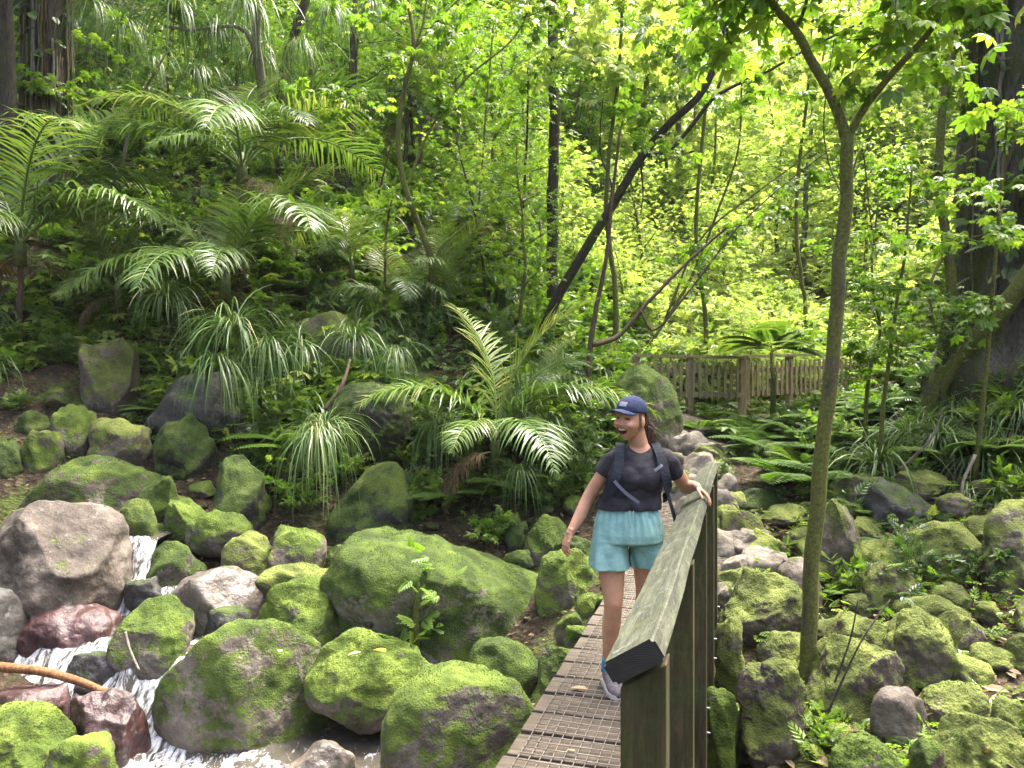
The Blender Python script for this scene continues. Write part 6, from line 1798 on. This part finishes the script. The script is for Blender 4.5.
# tree fern fronds by the fence
p = at(772, 352, 12.6); g = gz(p[0], p[1]); o = empty('tree_fern', (p[0], p[1], g)); tag(o, 'bright tree fern rising in front of the picket fences', 'tree fern')
MB().tube([(0, 0, -.2), (.02, 0, (p[2] - g) * .5), (0, 0, p[2] - g)], [.05, .04, .035], 9, rough=.15).build('trunk', B_mossy, o)
for k in range(13):
    rf = np.random.default_rng(600 + k)
    link('frond', fern_mesh(610 + k, 1, 1.45, G_fern, .95 if k % 2 else .5, -.5, 38, .24), o, loc=(0, 0, p[2] - g), rot=(0, rf.normal(0, .1), k * 2.4), scale=rf.uniform(.75, 1.1))
# shrubs, ferns and clumps over the slope
def scatter(n, xr, yr, fn, cond=None):
    c = 0; t = 0
    while c < n and t < n * 30:
        t += 1; x, y = rv.uniform(*xr), rv.uniform(*yr)
        if blocked(x, y) or soil(x, y) or (cond and not cond(x, y)): continue
        fn(x, y); c += 1


def f_fern(x, y):
    d = rv.random() < .6
    o = link('fern', (FERN_D[rv.integers(2)] if d else FERN[rv.integers(3)]), loc=(x, y, gz(x, y)), rot=(0, 0, rv.uniform(0, 6)), scale=rv.uniform(.6, 1.2))
    tag(o, 'dark green fern in the undergrowth of the slope' if d else 'fresh green fern in the undergrowth of the slope', 'fern', 'dark ferns on the slope' if d else 'fresh ferns on the slope')


def f_shrub(x, y):
    d = rv.random() < (.5 if x < 0 else .35)
    put_shrub(SHRUB_D[rv.integers(3)] if d else SHRUB_F[rv.integers(3)], (x, y, gz(x, y)), (rv.uniform(.7, 1.5) if y > 12 else rv.uniform(.5, .9)), 'dark leaved shrub in the undergrowth of the slope' if d else 'light green shrub in the undergrowth of the slope', 'dark shrubs on the slope' if d else 'light shrubs on the slope')


def f_strap(x, y):
    o = link('strap_plant', STRAP[rv.integers(4)], loc=(x, y, gz(x, y) + .1), rot=(0, 0, rv.uniform(0, 6)), scale=rv.uniform(.5, .95))
    tag(o, 'grassy strap leaved plant in the undergrowth of the slope', 'plant', 'strap leaved plants on the slope')


hill = lambda x, y: y > 10.3 - .0 * x and not (y < 11.2 and x > .3)
scatter(130, (-13, 2.2), (10.3, 22), f_fern, hill)
scatter(260, (-13, 2.2), (10.3, 20), f_shrub, hill)
scatter(34, (-8.5, 1.5), (10.5, 17), f_strap, hill)
scatter(46, (3.2, 8), (8.0, 14), f_fern)
scatter(50, (3.2, 8.5), (7.2, 12), f_shrub)
scatter(30, (4.0, 8.5), (6.8, 9.5), f_strap)
scatter(14, (-3.5, 1.0), (9.2, 10.4), f_fern)
scatter(24, (-3.5, 1.2), (9.2, 10.6), f_shrub)
scatter(22, (1.9, 6), (4.2, 7.5), f_shrub) if False else None


# woods higher up the left slope and along the ridge
for k in range(26):
    x, y = rv.uniform(-22, -6), rv.uniform(21, 36)
    plant_tree('young_tree', [UD[k % 4], UT[k % 6], UD[(k + 1) % 4]][k % 3], (x, y, gz(x, y)), k * 1.3, rv.uniform(1.2, 1.9), 'tree in the woods high on the left slope', 'tree', 'woods high on the left slope')
for k in range(14):
    x, y = rv.uniform(-4, 8), rv.uniform(26, 42)
    plant_tree('far_tree', BT[k % 6], (x, y, gz(x, y)), k * 1.3, rv.uniform(1.1, 1.6), 'tall lime crowned tree on the skyline', 'tree', 'tall trees on the skyline')


# creeping ground cover: one mass of small leaves
def cover(name, n, xr, yr, size, mat, label, tmpl=SPRAY, seed=1, thr=0, hgt=.1, cond=None):
    r = np.random.default_rng(seed)
    x = r.uniform(*xr, n * 3); y = yr[0] + (yr[1] - yr[0]) * r.random(n * 3) ** 1.2
    p = np.stack([x, y, 0 * x], -1)
    k = (fbm(p, .8, 3, seed) > thr + r.normal(0, .15, len(x))) & (seg_dist(x, y, PATH) > .5 + .2 * r.random(len(x))) & ~((((x + 6.0) / 1.0) ** 2 + ((y - 10.5) / .6) ** 2) < 1)
    k &= ~((y < 7.4) & (np.abs(x - .0 - (y - 2) * .296) < .75))
    if cond is not None: k &= cond(x, y)
    x, y = x[k][:n], y[k][:n]; m = len(x)
    pos = np.stack([x, y, ground(x, y) + np.abs(r.normal(0, hgt, m))], -1)
    d = r.normal(0, 1, (m, 3)) * np.array([1, 1, .3]) + np.array([0, -.4, .25])
    V, F, rn = leaves_mesh(name, tmpl, pos, d, size * r.uniform(.5, 1.3, m), mat, r, .5)
    tag(link(name, mesh_np(name, V, F, mat, False, rnd=rn)), label, kind='stuff')


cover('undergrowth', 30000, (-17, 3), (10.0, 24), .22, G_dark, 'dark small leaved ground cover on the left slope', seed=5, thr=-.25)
cover('undergrowth', 8000, (-9, 3), (10.4, 24), .2, G_fresh, 'fresh small leaved ground cover on the left slope', PALM6, 6, .05, .2)
cover('undergrowth', 5000, (3, 10), (7.6, 17), .18, G_dark, 'dark small leaved ground cover on the right bank', seed=7, thr=-.1)
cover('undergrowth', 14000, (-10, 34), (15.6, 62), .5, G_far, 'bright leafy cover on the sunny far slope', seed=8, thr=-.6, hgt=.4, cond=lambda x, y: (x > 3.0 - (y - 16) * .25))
cover('undergrowth', 9000, (-30, -2), (20, 45), .4, G_dark, 'dark leafy cover high on the left slope', seed=12, thr=-.5, hgt=.3)
cover('leaf_litter', 7000, (-7, 5), (3.8, 12), .07, G_dead, 'brown fallen leaves and scraps on the soil', LEAF4, 9, -.5, .01)
cover('leaf_litter', 900, (1.3, 5), (4.2, 8), .12, G_dead, 'larger dry leaves between the boulders of the right bank', LEAF7, 10, -.5, .03)
cover('small_weeds', 1800, (1.8, 5.5), (4.5, 8), .13, G_fresh, 'tiny fresh weeds between the boulders of the right bank', SPRAY, 11, -.1, .06)
# ------------------------------------------------------------------ haze volume added to pale the background
V = np.array([[x, y, z] for z in (-12, 62) for y in (-30, 75) for x in (-70, 75)], float)
Fh = np.array([[0, 2, 3, 1], [4, 5, 7, 6], [0, 1, 5, 4], [2, 6, 7, 3], [0, 4, 6, 2], [1, 3, 7, 5]])
m, nt, out = new_mat('pale_haze')
vol = N(nt, 'ShaderNodeVolumePrincipled'); vol.inputs['Color'].default_value = (0.95, 0.98, 0.92, 1); vol.inputs['Density'].default_value = 0.0003
nt.links.new(vol.outputs[0], out.inputs['Volume'])
tag(link('haze', mesh_np('haze', V, [Fh], m, False)), 'thin pale haze added to lighten the far background', kind='stuff')
